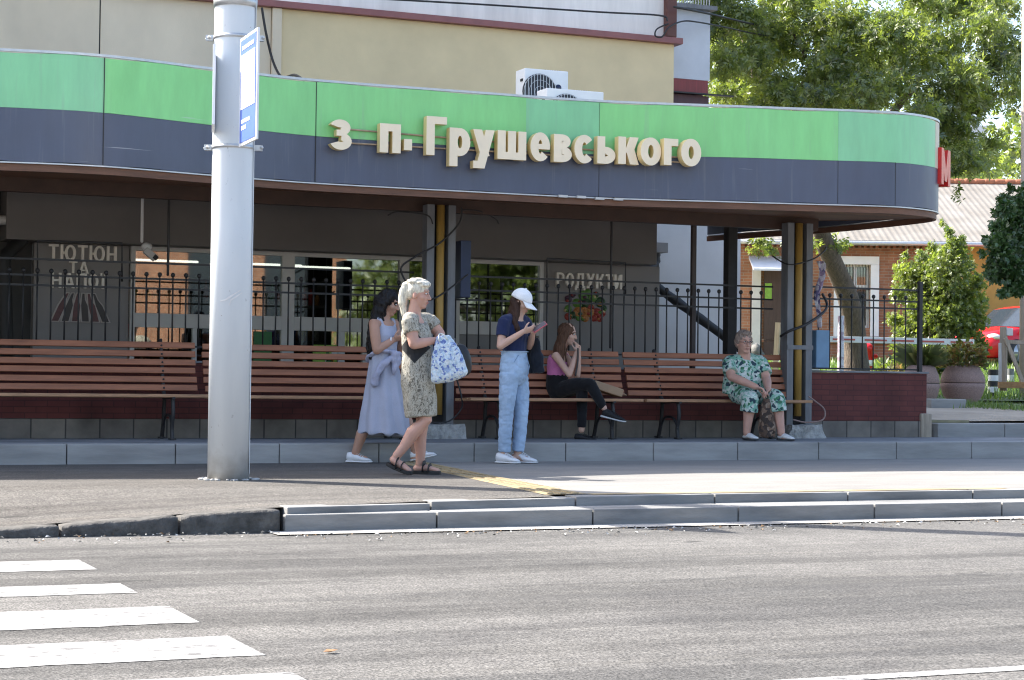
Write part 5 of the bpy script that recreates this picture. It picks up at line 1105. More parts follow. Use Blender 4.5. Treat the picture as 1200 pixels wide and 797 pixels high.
def add_hand(mb, w, d, n, side=1, curl=.45, k=1.0):
    """w wrist, d pointing direction, n palm normal; curl in radians per joint"""
    w = V(w); d = V(d).normalized(); n = V(n); n = (n-d*n.dot(d)).normalized(); s = d.cross(n)*side
    mb.tube([w-d*.01*k, w+d*.03*k, w+d*.08*k], [(.028*k, .019*k), (.037*k, .016*k), (.040*k, .014*k)], 12, lat=s)
    for i, L in enumerate((.070, .080, .074, .056)):
        p = w+d*(.078-.006*abs(i-1.2))*k+s*(1.5-i)*.0195*k; q = [p-d*.03*k, p]; a = 0
        for j, fr_ in enumerate((.45, .32, .23)):
            a += curl*(1.0 if j else .7)*(1+.12*i); p = p+(d*math.cos(a)+n*math.sin(a))*L*fr_*k; q.append(p)
        mb.tube(q, [.0092*k, .0092*k, .0085*k, .0078*k, .0068*k], 8)
    b = w+d*.022*k+s*.030*k; t1 = b+(d*.55+s*.62+n*.4).normalized()*.042*k; t2 = t1+(d*.8+s*.15+n*.55).normalized()*.034*k; mb.tube([w+d*.02*k, b, t1, t2], [.014*k, .0135*k, .0105*k, .0085*k], 8)
def folds(amp, fx, fz, seed=0):
    return lambda p: amp*(noise.noise(V((p.x*fx+seed, p.y*fx, p.z*fz)))+.5*noise.noise(V((p.x*fx*2.3, p.y*fx*2.3+seed, p.z*fz*2.1))))
def shoe(root, heel, d, L, w, upper, sole, pitch=0, h=.085, low=False):
    """heel on the ground line, d horizontal pointing direction; pitch lifts the toe (+) or the heel (-)"""
    heel = V(heel); d = V((d[0], d[1], 0)).normalized(); s = d.cross(UP); Rm = Matrix.Rotation(pitch, 3, s); dd = Rm @ d; uu = Rm @ UP
    def ring(mb, x, hw, z0, z1): return [heel+dd*x*L+s*(hw*math.cos(a))+uu*((z0+z1)/2+(z1-z0)/2*math.sin(a)) for a in [2*math.pi*i/14 for i in range(14)]]
    def loft(mb, S):
        vs = []
        for q in S: vs += ring(mb, *q)
        n = len(S); mb.add(vs, [(i*14+j, i*14+(j+1) % 14, (i+1)*14+(j+1) % 14, (i+1)*14+j) for i in range(n-1) for j in range(14)]+[tuple(reversed(range(14))), tuple(range((n-1)*14, n*14))], True)
    k = MB(); q = .6 if low else 1
    loft(k, [(0.0, w*.2, .03, .05), (.03, w*.36, .02, h*q), (.12, w*.43, .016, h*1.05*q), (.3, w*.42, .016, h*.98*q), (.42, w*.43, .016, h*.86), (.6, w*.49, .016, h*.66), (.8, w*.47, .016, h*.52), (.93, w*.34, .018, h*.42), (1.0, w*.12, .025, h*.3)])
    o = k.build('shoe', upper, root); k = MB()
    loft(k, [(-.03, w*.25, 0, .024), (.02, w*.42, 0, .027), (.15, w*.47, 0, .026), (.4, w*.44, .002, .022), (.65, w*.53, 0, .022), (.85, w*.48, 0, .022), (.97, w*.33, .004, .022), (1.03, w*.12, .01, .02)]); k.build('sole', sole, o)
    if not low:
        k = MB()
        for i in range(4): c = heel+dd*L*(.44+.075*i)+uu*(h*(.93-.1*i)); k.tube([c-s*w*.24, c+uu*.006, c+s*w*.24], .0045, 6)
        k.build('laces', upper, o)
    return o
def person(px, py, zg, d_off, label):
    p = atz(px, py, zg); return thing('person', label, 'person', p, -TH)
wshoe = mat('white trainer leather', (.70, .70, .71), .5, .06, 12, .05); wsole = mat('white rubber sole', (.66, .66, .66), .6, .05, 9, 0)

# --- woman in white cap looking at her phone
a = person(600, 543, 0, 0, 'woman in white cap, navy shirt and pale blue jeans standing looking at phone')
f = V((.86, -.5, 0)); l = f.cross(UP)
F = head_frame((.84, -.36, -.40)); hc = V((.075, 0, 1.59)); b = MB(); add_head(b, hc, F)
sn, sf_ = V((-.09, -.14, 1.395)), V((.115, .15, 1.395)); en, ef = V((-.128, -.2, 1.145)), V((.16, .1, 1.15)); wn_, wf_ = V((.098, -.235, 1.29)), V((.19, -.08, 1.275))
b.tube([V((.03, 0, 1.40)), V((.05, 0, 1.5)), hc-F[2]*.06], [.062, .052, .056], 14)
b.tube([(.01, 0, .95), (.01, 0, 1.1), (.01, 0, 1.28), (.02, 0, 1.38), (.03, 0, 1.43)], [(.15, .10), (.13, .09), (.145, .095), (.14, .08), (.07, .06)], 18, lat=l)
for s_, e_, w_, nrm_, sd_ in ((sn, en, wn_, V((.3, .5, .75)), 1), (sf_, ef, wf_, V((.2, -.4, .8)), -1)):
    b.tube([V((.02, 0, 1.4)), s_, s_.lerp(e_, .5), e_], [.05, .052, .043, .038], 12); b.tube([e_, e_.lerp(w_, .35), w_], [.038, .037, .025], 12)
add_hand(b, wn_, V((.93, .12, .26)), V((.1, .75, .6)), 1, .5, .95); add_hand(b, wf_, V((.6, -.62, .45)), V((-.2, .1, .95)), -1, .5, .95)
for hx_, hy, kx, ky, ax, ay in ((-.035, -.08, -.06, -.08, -.078, -.06), (.055, .08, .085, .05, .052, .04)):
    b.tube([(hx_, hy, .9), (kx, ky, .5), (ax, ay, .07)], [.075, .05, .038], 12); b.tube([(ax-.03, ay, .06), (ax+.1, ay-.04, .04)], [.035, .03], 10)
b.blob('body', M['skin'], a, .0055, 3)
face_parts(a, hc, F)
b = MB(); b.tube([(.01, 0, 1.085), (.01, 0, 1.13), (.01, 0, 1.25), (.015, 0, 1.33), (.02, 0, 1.40)], [(.142, .106), (.15, .110), (.17, .118), (.17, .115), (.13, .085)], 20, lat=l, rnd=False)
b.tube([sn, V((.02, 0, 1.415)), sf_], [.06, .062, .06], 12)
for s_, e_ in ((sn, en), (sf_, ef)): b.tube([s_, s_.lerp(e_, .62)], [.066, .06], 14, rnd=False)
b.blob('t_shirt', cloth('navy jersey', (.018, .026, .075)), a, .008, 4, folds(.008, 14, 9))
b = MB(); b.tube([(.01, 0, 1.10), (.01, 0, 1.03), (.01, 0, .92), (.01, 0, .84), (.01, 0, .77)], [(.152, .116), (.160, .124), (.172, .134), (.160, .125), (.10, .085)], 20, lat=l, rnd=False)
b.tube([(-.035, -.075, .88), (-.05, -.08, .7), (-.062, -.08, .5), (-.07, -.07, .3), (-.078, -.06, .115)], [(.094, .104), (.085, .09), (.069, .074), (.064, .068), (.059, .062)], 16, rnd=False)
b.tube([(.05, .075, .88), (.075, .07, .7), (.088, .05, .5), (.075, .045, .3), (.055, .04, .115)], [(.094, .104), (.085, .09), (.069, .074), (.064, .068), (.059, .062)], 16, rnd=False)
def jean(p): return .007*noise.noise(V((p.x*16, p.y*16, p.z*26+3)))+.004*noise.noise(V((p.x*40, p.y*40, p.z*50)))
j = b.blob('jeans', cloth('pale blue denim', (.37, .49, .65), .18, 5), a, .007, 9, jean)
k = MB(); ring = [V((.01, 0, 1.095))+l*(.148*math.cos(t_))+f*(.115*math.sin(t_)) for t_ in [i*math.pi/14 for i in range(29)]]; k.tube(ring, [(.006, .02)]*29, 6, lat=(0, 0, 1)); k.build('waistband', cloth('denim waistband', (.38, .48, .6)), j)
k = MB(); k.tube([V((.01, 0, 1.07))+f*.135+l*-.0, V((.03, 0, .95))+f*.15, V((.02, 0, .86))+f*.14], .004, 6)
k.tube([V((.01, 0, 1.06))+f*.1+l*.09, V((.01, 0, .99))+f*.085+l*.15], .0035, 6); k.build('seam', cloth('denim seam', (.22, .32, .46)), j)
shoe(a, (-.15, -.04, 0), (.85, -.5), .26, .105, wshoe, wsole, 0, .105); shoe(a, (.005, .07, 0), (.92, -.38), .26, .105, wshoe, wsole, 0, .105)
ch = MB()
cA = F
def capv(t_, ph, rr_=1): return hc+F[2]*.022+F[0]*(-.01+.112*rr_*math.sin(t_)*math.cos(ph))+F[1]*(.09*rr_*math.sin(t_)*math.sin(ph))+F[2]*(.108*rr_*math.cos(t_))
k = MB(); vs = []; n1, n2 = 9, 28
for i in range(n1+1):
    for jx in range(n2): vs.append(capv(max(.02, i/n1*1.62), jx*2*math.pi/n2))
k.add(vs, [(i*n2+jx, i*n2+(jx+1) % n2, (i+1)*n2+(jx+1) % n2, (i+1)*n2+jx) for i in range(n1) for jx in range(n2)], True)
o = k.build('cap', cloth('white cotton cap', (.85, .85, .86), .03), a); md = o.modifiers.new('s', 'SOLIDIFY'); md.thickness = .005
k = MB(); vs = []
for i in range(7):
    for jx in range(13):
        ph = (jx-6)/6*1.05; q = i/6; e0 = capv(1.6, ph); vs.append(e0+F[0]*(.085*q*math.cos(ph)**.6)-F[2]*(.03*q+.018*q*abs(math.sin(ph))**1.5)+F[1]*(.0*math.sin(ph)))
k.add(vs, [(i*13+jx, i*13+jx+1, (i+1)*13+jx+1, (i+1)*13+jx) for i in range(6) for jx in range(12)], True); q_ = k.build('brim', bpy.data.materials['white cotton cap'], o); md = q_.modifiers.new('s', 'SOLIDIFY'); md.thickness = .006
k = MB(); k.ell(capv(.02, 0)+F[2]*.003, (.01, .01, .006)); k.build('cap_button', bpy.data.materials['white cotton cap'], o)
hm = hairm('dark brown hair', (.045, .022, .014)); b = MB()
b.ell(hc-F[0]*.03-F[2]*.01, (.085, .083, .085), F)
for dy, dx in ((-.02, -.02), (-.05, .0), (-.075, .025), (.02, -.03)): b.tube(catmull([hc-F[0]*.055+F[1]*(-dy)*.9-F[2]*.02, V((.005+dx, dy, 1.50)), V((-.012+dx*.8, dy-.035, 1.40)), V((.012+dx, dy-.06, 1.30)), V((.03+dx, dy-.065, 1.23))], 5), [.036]*5+[.034]*5+[.032]*5+[.024]*5+[.010], 10)
b.blob('hair', hm, a, .007, 3, folds(.009, 60, 6))
t = thing('phone', 'phone in a pinkish red case held by the woman in the white cap', 'phone', a.matrix_basis @ V((.25, -.20, 1.335)), -TH)
pn = V((-.42, -.55, .72)).normalized(); pa = V((.82, .12, .5)); pa = (pa-pn*pa.dot(pn)).normalized(); Rp = Matrix((pn, pn.cross(pa), pa)).transposed()
k = MB(); k.box((0, 0, 0), (.011, .078, .155), Rp); k.build('case', mat('pinkish red case', (.5, .10, .13), .4, .1, 9, 0), t, .004)
k = MB(); k.box(Rp @ V((.0065, 0, 0)), (.003, .066, .142), Rp); k.build('screen', mat('glowless phone glass', (.12, .1, .11), .15, .1, 9, 0), t)
t = thing('tote_bag', 'dark navy cloth tote hanging from the arm of the woman in the white cap', 'bag', a.location, -TH); b = MB()
b.tube(catmull([(.19, .1, 1.23), (.205, .1, 1.1), (.225, .1, .98), (.235, .1, .89)], 4), [(.10, .015), (.11, .02), (.11, .024), (.115, .03), (.12, .035), (.125, .04), (.13, .045), (.13, .048), (.13, .05), (.13, .05), (.13, .045), (.13, .04), (.125, .03)], 16, lat=(.55, -.83, 0), rnd=False)
b.blob('bag_body', cloth('dark navy tote cloth', (.018, .022, .032)), t, .008, 4, folds(.012, 13, 10)); k = MB(); k.tube(catmull([(.17, .06, 1.24), (.16, .10, 1.36), (.12, .15, 1.47), (.15, .19, 1.36), (.2, .17, 1.22)], 5), [(.006, .012)]*21, 8); k.build('bag_strap', bpy.data.materials['dark navy tote cloth'], t)

# --- older woman walking with the flowered bag
a = person(490, 556, 0, 0, 'older woman with short white hair in grey patterned dress walking right'); old = a
P = lambda u, v, y=0: V(((u-275)/420, y, (754-v)/420))
f = V((.95, -.3, 0)); l = f.cross(UP); F = head_frame((.96, -.24, -.1)); hc = P(268, 104); b = MB(); add_head(b, hc, F, 1.0, 1.05)
b.tube([P(246, 200), P(254, 170), hc-F[2]*.05-F[0]*.01], [.072, .056, .056], 14)
sn, sf_ = P(240, 200, -.15), P(300, 198, .16); en, ef = P(258, 288, -.19), P(345, 246, .17); wn_, wf_ = P(333, 272, -.12), P(338, 288, .06)
b.tube([P(270, 440), P(265, 330), P(262, 250), P(250, 195)], [(.15, .12), (.14, .11), (.15, .11), (.1, .075)], 18, lat=l)
for s_, e_, w_ in ((sn, en, wn_), (sf_, ef, wf_)): b.tube([P(250, 205), s_, s_.lerp(e_, .5), e_], [.05, .058, .054, .045], 12); b.tube([e_, e_.lerp(w_, .35), w_], [.045, .044, .029], 12)
add_hand(b, wn_, V((.93, .12, -.15)), V((.1, .5, -.8)), 1, .75); add_hand(b, wf_, V((.7, -.5, -.35)), V((-.3, .2, -.8)), -1, .75)
ak, aa_ = P(300, 558, -.06), P(198, 688, -.09); bk, ba = P(288, 558, .06), P(279, 722, .08)
b.tube([P(280, 440, -.06), ak, ak.lerp(aa_, .35)-V((.02, 0, 0)), ak.lerp(aa_, .75), aa_], [.07, .058, .062, .044, .037], 14); b.tube([P(272, 440, .06), bk, bk.lerp(ba, .35)-V((.02, 0, 0)), bk.lerp(ba, .75), ba], [.07, .058, .063, .044, .037], 14)
b.tube([aa_+V((-.025, 0, -.03)), aa_+V((.05, -.02, -.08)), V((-.07, -.13, .042))], [(.034, .034), (.042, .034), (.045, .018)], 12, lat=l); b.tube([ba+V((-.03, .0, -.03)), ba+V((.06, -.01, -.025)), V((.165, .04, .035))], [(.034, .032), (.042, .032), (.045, .018)], 12, lat=l)
b.blob('body', M['skin_old'], a, .0055, 3); face_parts(a, hc, F, 1, (.42, .2, .17), (.4, .34, .26))
def dresscol():
    t = NT('grey patterned dress'); v = t.n.new('ShaderNodeTexVoronoi'); v.inputs['Scale'].default_value = 26; w = t.mix(t.coord(), t.noise(12, 3), .12); t.l.new(t.mapping((1, 1, .55), (.5, .4, .3), w), v.inputs['Vector'])
    n = t.noise(34, 4, t.mapping((1, 1, .6)), .7, 1.5); k = t.ramp(n, [(.40, (.10, .09, .07)), (.47, (.34, .31, .25)), (.56, (.42, .40, .34)), (.62, (.16, .15, .12))])
    k = t.mix(k, t.ramp(v.outputs['Distance'], [(.1, (.75, .75, .75)), (.5, (1.1, 1.1, 1.1))]), 1, 'MULTIPLY')
    sp = t.n.new('ShaderNodeSeparateXYZ'); t.l.new(t.coord(), sp.inputs[0])     # black diamond panel at the waist
    dz = t.math('MULTIPLY', t.math('ABSOLUTE', t.math('SUBTRACT', sp.outputs[2], 1.085)), .95); dx = t.math('ABSOLUTE', t.math('ADD', sp.outputs[0], .035))
    k = t.mix(k, (.012, .012, .014), t.ramp(t.math('ADD', dz, dx), [(.128, (1, 1, 1)), (.132, (0, 0, 0))])); t.col(k); t.rough(.8); t.bump(t.noise(250, 2), .2, .002); return t.m
b = MB(); b.tube([P(283, 546), P(278, 490), P(270, 420), P(266, 360), P(264, 320), P(262, 250), P(256, 215)], [(.165, .13), (.175, .14), (.185, .145), (.17, .13), (.155, .118), (.165, .125), (.14, .1)], 22, lat=l, rnd=False)
b.tube([sn, P(252, 200), sf_], [.068, .07, .068], 12)
for s_, e_ in ((sn, en), (sf_, ef)): b.tube([s_, s_.lerp(e_, .55)], [.074, .07], 14, rnd=False)
b.blob('dress', dresscol(), a, .008, 5, folds(.008, 10, 5, 4))
hm = hairm('white blond hair', (.66, .61, .50), .5); b = MB(); b.tube(catmull([hc-F[0]*.085+F[2]*.03, P(222, 84), P(212, 110), P(213, 150), P(222, 192)], 4), [.034]*4+[.040]*4+[.040]*4+[.030]*4+[.014], 12)
b.ell(hc-F[0]*.018+F[2]*.04, (.1, .086, .084), F); b.ell(hc-F[0]*.055+F[2]*.01, (.062, .08, .075), F); b.ell(hc+F[0]*.055+F[2]*.085, (.045, .06, .03), F)
rr = random.Random(3)
for i in range(26):
    th_, ph = rr.uniform(.1, 1.3), rr.uniform(0, 6.28); c_ = hc-F[0]*.02+F[2]*.04+F[0]*(.1*math.sin(th_)*math.cos(ph))+F[1]*(.09*math.sin(th_)*math.sin(ph))+F[2]*(.085*math.cos(th_)); b.ell(c_, (.04, .034, .014), seg=8, rings=6)
b.blob('hair', hm, a, .007, 7, folds(.0035, 50, 14))
k = MB()
for s in (-1, 1): k.ell(hc+F[1]*s*.083-F[0]*.012-F[2]*.055, (.006, .006, .009))
k = None
sandal = mat('black sandal leather', (.016, .015, .015), .5, .2, 9, .1)
for heel, toe, lift in ((V((-.26, -.095, .075)), V((-.045, -.14, .004)), 1), (V((-.055, .08, .0)), V((.19, .03, .0)), 0)):
    k = MB(); dv = (toe-heel); n = 8; vs = []
    for i in range(n+1):
        q = i/n; c = heel+dv*q+V((0, 0, .0)); c.z = heel.z*(1-q)**1.6+toe.z; w = (.034, .040, .041, .037, .040, .046, .047, .040, .02)[i]; vs += [c+l*w, c-l*w, c-l*w+V((0, 0, .03)), c+l*w+V((0, 0, .03))]
    k.add(vs, [(i*4+e, (i+1)*4+e, (i+1)*4+(e+1) % 4, i*4+(e+1) % 4) for i in range(n) for e in range(4)]+[(0, 1, 2, 3), (n*4+3, n*4+2, n*4+1, n*4)]); s_ = k.build('sandal', sandal, a, .004)
    for q, hh in ((.42, .088), (.62, .066)):
        k = MB(); c = heel+dv*q; c.z = heel.z*(1-q)**1.6+toe.z; k.tube(catmull([c+l*.048+V((0, 0, .02)), c+l*.034+V((.0, 0, hh-.012)), c+V((.004, 0, hh)), c-l*.034+V((0, 0, hh-.012)), c-l*.048+V((0, 0, .02))], 4), [(.003, .03)]*17, 8, lat=dv); k.build('strap', sandal, s_)
bm_ = spots('blue flowered bag cloth', [(.55, .63, .70), (.46, .58, .68), (.56, .63, .69), (.13, .19, .44), (.60, .65, .69), (.30, .40, .60), (.54, .62, .69), (.45, .57, .67)], 55)
t = thing('handbag', 'light blue flowered handbag carried by the older woman in the patterned dress', 'bag', a.location, -TH); b = MB()
q0, q1, q2, q3 = P(343, 266, -.16), P(383, 262, -.16), P(430, 382, -.17), P(340, 408, -.17)
for i in range(9):
    q = i/8; A_, B_ = q0.lerp(q3, q), q1.lerp(q2, q); rr_ = .022+.035*math.sin(min(1, q*1.15)*math.pi*.62); b.tube([A_, A_.lerp(B_, .5), B_], [rr_, rr_*1.15, rr_], 12)
b.blob('bag_body', bm_, t, .008, 8, folds(.006, 14, 12)); k = MB()
for dy in (-.03, .02): k.tube(catmull([P(348, 275, -.16+dy), P(346, 255, -.15+dy*.5), P(352, 250, -.14), P(364, 254, -.15+dy*.5), P(376, 268, -.16+dy)], 5), .008, 8)
k.build('bag_handle', mat('pale bag handle', (.5, .52, .5), .6, .1, 9, 0), t)
t = thing('shoulder_bag', 'black shoulder bag on the far side of the older woman in the patterned dress', 'bag', a.location, -TH); b = MB()
b.tube(catmull([P(412, 292, .14), P(420, 340, .15), P(420, 385, .15)], 4), [(.06, .03), (.075, .04), (.085, .05), (.09, .06), (.095, .065), (.1, .065), (.1, .06), (.1, .05), (.095, .04)], 14, lat=(1, 0, 0))
b.blob('bag_body', mat('black bag leather', (.014, .014, .016), .45, .2, 9, .2), t, .009, 6, folds(.006, 10, 10)); k = MB(); k.tube(catmull([P(385, 300, .18), P(372, 270, .2), P(340, 225, .24), P(330, 205, .22), P(345, 240, .16), P(392, 296, .15)], 6), [(.004, .012)]*31, 8); k.tube(catmull([P(398, 300, .15), P(412, 280, .15), P(418, 296, .15)], 5), .005, 6); k.build('bag_strap', bpy.data.materials['black bag leather'], t)

# --- woman in lavender dress behind her
a = person(450, 542.5, 0, 0, 'dark haired woman in sleeveless lavender dress walking behind the older woman'); P = lambda u, v, y=0: V(((u-150)/366.5, y, (712-v)/366.5))
f = V((.94, -.3, 0)); l = f.cross(UP); F = head_frame((.9, -.25, -.34)); hc = P(163, 142); b = MB(); add_head(b, hc, F, 1.0)
b.tube([P(140, 215), P(148, 190), hc-F[2]*.06], [.065, .052, .055], 14)
sn, sf_ = P(112, 220, -.15), P(176, 218, .16); en, ef = P(124, 314, -.19), P(195, 300, .16); wn_, wf_ = P(180, 276, -.13), P(215, 270, .02)
b.tube([P(145, 430), P(143, 320), P(145, 250), P(142, 212)], [(.15, .115), (.14, .11), (.145, .105), (.1, .07)], 18, lat=l)
for s_, e_, w_ in ((sn, en, wn_), (sf_, ef, wf_)): b.tube([P(142, 222), s_, s_.lerp(e_, .5), e_], [.05, .056, .052, .043], 12); b.tube([e_, e_.lerp(w_, .35), w_], [.043, .042, .028], 12)
add_hand(b, wn_, V((.9, .1, .3)), V((.2, .5, .6)), 1, .5); add_hand(b, wf_, V((.8, -.4, .3)), V((-.2, .1, .9)), -1, .5)
ra, fa_ = P(50, 678, -.07), P(260, 682, .09)
b.tube([P(140, 430, -.08), P(98, 560, -.08), P(72, 610, -.08), ra], [.085, .06, .057, .038], 14); b.tube([P(150, 430, .08), P(225, 560, .09), P(250, 620, .09), fa_], [.085, .06, .055, .038], 14)
b.tube([ra+V((-.03, 0, -.03)), ra+V((.1, -.02, -.055))], [.035, .03], 10); b.tube([fa_+V((-.02, 0, -.03)), fa_+V((.12, -.02, 0))], [.035, .03], 10)
b.blob('body', M['skin_tan'], a, .0055, 3); face_parts(a, hc, F, 1, (.34, .11, .1), (.09, .055, .04))
lav = cloth('lavender grey cotton', (.395, .41, .50), .08, 5)
b = MB(); b.tube([P(146, 608), P(148, 540), P(148, 480), P(146, 420), P(144, 360), P(143, 320), P(145, 260), P(147, 225)], [(.25, .245), (.232, .222), (.205, .192), (.18, .165), (.16, .14), (.15, .125), (.162, .128), (.13, .085)], 26, lat=l, rnd=False)
b.tube([P(125, 205, -.1), P(140, 245, -.09)], [.032, .05], 10); b.tube([P(170, 205, .1), P(170, 245, .09)], [.032, .05], 10)
def dr_(p): return max(0, (1.15-p.z))*.022*math.sin(math.atan2(p.y, p.x)*9+p.z*3)+.006*noise.noise(V((p.x*12, p.y*12, p.z*6)))
b.blob('dress', lav, a, .008, 4, dr_)
b = MB(); ring = [V((.0, 0, 1.02+.06*math.sin(t_+1)))+l*(.165*math.cos(t_))+f*(.15*math.sin(t_))+V((-.01, 0, 0)) for t_ in [i*math.pi/14 for i in range(29)]]; b.tube(ring, [(.02, .035)]*29, 8, lat=(0, 0, 1))
b.tube(catmull([P(192, 325, -.12), P(190, 360, -.15), P(185, 395, -.15)], 4), [.03, .04, .045, .045, .04, .035, .03, .025, .02], 10); b.tube(catmull([P(185, 335, -.14), P(150, 360, -.18), P(125, 400, -.2), P(112, 440, -.19)], 5), [.03]*5+[.036]*5+[.034]*5+[.02], 10); b.ell(P(188, 330, -.14), (.05, .04, .045))
b.blob('tied_shirt', cloth('lavender tied shirt', (.37, .38, .49), .1, 6), a, .008, 3, folds(.014, 22, 12))
hm = hairm('black wavy hair', (.012, .010, .010), .4); b = MB(); b.ell(hc-F[0]*.02+F[2]*.03, (.105, .09, .098), F); b.ell(hc-F[0]*.07-F[2]*.03, (.085, .1, .1), F)
rr = random.Random(9)
for i in range(22):
    x0, y0 = rr.uniform(-.14, -.03), rr.uniform(-.11, .11); p0 = hc+V((x0*.7, y0*.8, .0)); b.tube(catmull([p0, p0+V((-.035+rr.uniform(-.02, .02), 0, -.11)), p0+V((-.06+rr.uniform(-.03, .03), rr.uniform(-.03, .03), -.24)), p0+V((-.07+rr.uniform(-.03, .04), rr.uniform(-.03, .03), -.44-.12*rr.random()))], 4), [.034]*4+[.036]*4+[.032]*4+[.012], 9)
b.blob('hair', hm, a, .008, 2, folds(.018, 30, 16))
shoe(a, P(20, 712, -.05), (.95, -.25), .25, .1, wshoe, wsole, 0, .1); shoe(a, P(246, 708, .1), (.97, -.2), .25, .1, wshoe, wsole, R_(13), .1)
k = MB(); ring = [wn_-V((.02, 0, .008))+V((0, .033*math.cos(t_), .033*math.sin(t_))) for t_ in [i*math.pi/8 for i in range(17)]]; k.tube(ring, .007, 6); k.build('bracelet', M['white'], a)

# --- young woman sitting on the third bench
a = person(685, 514.5, PZ, 0, 'young woman in pink top and black leggings sitting cross-legged on bench'); P = lambda u, v, y=0: V(((u-415)/334, y, (628-v)/334))
f = V((.82, -.57, 0)); l = f.cross(UP); F = head_frame((.93, -.2, -.22)); hc = P(352, 244, .2); b = MB(); add_head(b, hc, F, .98)
b.tube([P(322, 318, .25), P(333, 292, .23), hc-F[2]*.06], [.06, .047, .052], 14)
sn, sf_ = P(308, 326, .12), P(345, 324, .36); en, ef = P(357, 395, .02), P(388, 398, .14); wn_, wf_ = P(384, 312, .1), P(393, 315, .14)
b.tube([P(322, 460, .29), P(316, 400, .29), P(316, 350, .28), P(322, 316, .26)], [(.14, .105), (.118, .092), (.13, .092), (.085, .06)], 18, lat=l)
for s_, e_, w_ in ((sn, en, wn_), (sf_, ef, wf_)): b.tube([P(322, 324, .25), s_, s_.lerp(e_, .5), e_], [.045, .046, .038, .034], 12); b.tube([e_, e_.lerp(w_, .35), w_], [.034, .034, .023], 12)
add_hand(b, wn_, V((.1, .1, .95)), V((-.8, .5, .1)), 1, .6, .92); add_hand(b, wf_, V((-.05, .0, .98)), V((-.7, -.5, .1)), -1, .65, .92)
nk, na = P(432, 428, -.05), P(483, 515, -.1); fk, fa_ = P(405, 440, .04), P(404, 596, 0)
b.tube([P(326, 455, .22), P(380, 438, .06), nk], [.075, .07, .05], 12); b.tube([nk, na], [.05, .034], 12); b.tube([P(330, 455, .36), P(370, 445, .2), fk], [.075, .07, .05], 12); b.tube([fk, fa_], [.05, .034], 12)
b.blob('body', M['skin'], a, .0055, 3); face_parts(a, hc, F, .98)
b = MB(); b.tube([P(316, 412, .29), P(314, 375, .29), P(318, 345, .28), P(322, 336, .27)], [(.132, .104), (.132, .104), (.143, .106), (.135, .098)], 20, lat=l, rnd=False); b.blob('pink_top', cloth('bright pink jersey', (.55, .17, .36)), a, .007, 4, folds(.006, 16, 14))
k = MB()
for s in (-.6, .6): k.tube(catmull([P(322, 345, .27)+l*s*.15+f*.08, P(322, 318, .26)+l*s*.16+f*.03, P(322, 345, .27)+l*s*.15-f*.08], 5), [(.003, .009)]*11, 6)
k.build('shoulder_strap', bpy.data.materials['bright pink jersey'], a)
b = MB(); b.tube([P(314, 398, .29), P(318, 440, .29), P(322, 462, .28)], [(.136, .108), (.155, .12), (.15, .105)], 18, lat=l)
b.tube([P(326, 452, .21), P(380, 434, .06), nk], [(.092, .088), .085, .066], 14); b.tube([nk, nk.lerp(na, .3), na.lerp(nk, .12)], [.066, .062, .047], 14); b.tube([P(330, 455, .36), P(370, 447, .2), fk], [.09, .085, .066], 14); b.tube([fk, fk.lerp(fa_, .35), fa_.lerp(fk, .06)], [.066, .062, .047], 14, rnd=False)
b.blob('leggings', cloth('black leggings', (.012, .012, .014)), a, .008, 4, folds(.005, 16, 16))
bsh = mat('black knit trainer', (.014, .014, .016), .8, .2, 12, .2); shoe(a, P(380, 638, .03), (.93, -.35), .25, .1, bsh, wsole); shoe(a, P(474, 548, -.08), (.93, -.3), .27, .105, bsh, wsole, R_(-12), .1)
hm = hairm('chestnut hair', (.10, .05, .03)); b = MB(); b.ell(hc-F[0]*.02+F[2]*.022, (.1, .084, .094), F)
rr = random.Random(4)
for i in range(18):
    an = rr.uniform(-1.9, 1.9); p0 = hc-F[0]*(.07*math.cos(an))+F[1]*(.075*math.sin(an))+F[2]*.0; b.tube(catmull([p0, p0+V((-.035, 0, -.1)), p0+V((-.06+rr.uniform(-.02, .02), .0, -.2)), p0+V((-.065+rr.uniform(-.02, .03), -.005, -.30-.04*rr.random()))], 4), [.028]*4+[.027]*4+[.024]*4+[.01], 8)
b.blob('hair', hm, a, .007, 3, folds(.008, 60, 6))
k = MB(); k.tube(catmull([P(388, 300, .05), P(388, 345, .05), P(380, 398, .02)], 5), [(.012, .006)]*11, 8); k.build('black_cord', sandal, a)
t = thing('paper_bag', 'brown paper bag lying on the bench beside the young woman in leggings', 'bag', (at(709, 470, 18.6).x, 18.6, PZ+.447), 0); k = MB(); k.box((0, 0, .055), (.36, .2, .09), Matrix.Rotation(R_(16), 3, 'Y')); k.v = [tuple(V(q)+V((0, 0, .045))) for q in k.v]; k.build('bag_body', mat('brown kraft paper', (.36, .24, .15), .8, .12, 6, .2), t, .012)
k = MB(); k.tube(catmull([(.17, -.06, .06), (.24, -.05, .03), (.24, .05, .03), (.17, .06, .06)], 4), .004, 6); k.build('bag_handle', mat('twisted paper cord', (.4, .28, .18), .8, .1, 6, 0), t)

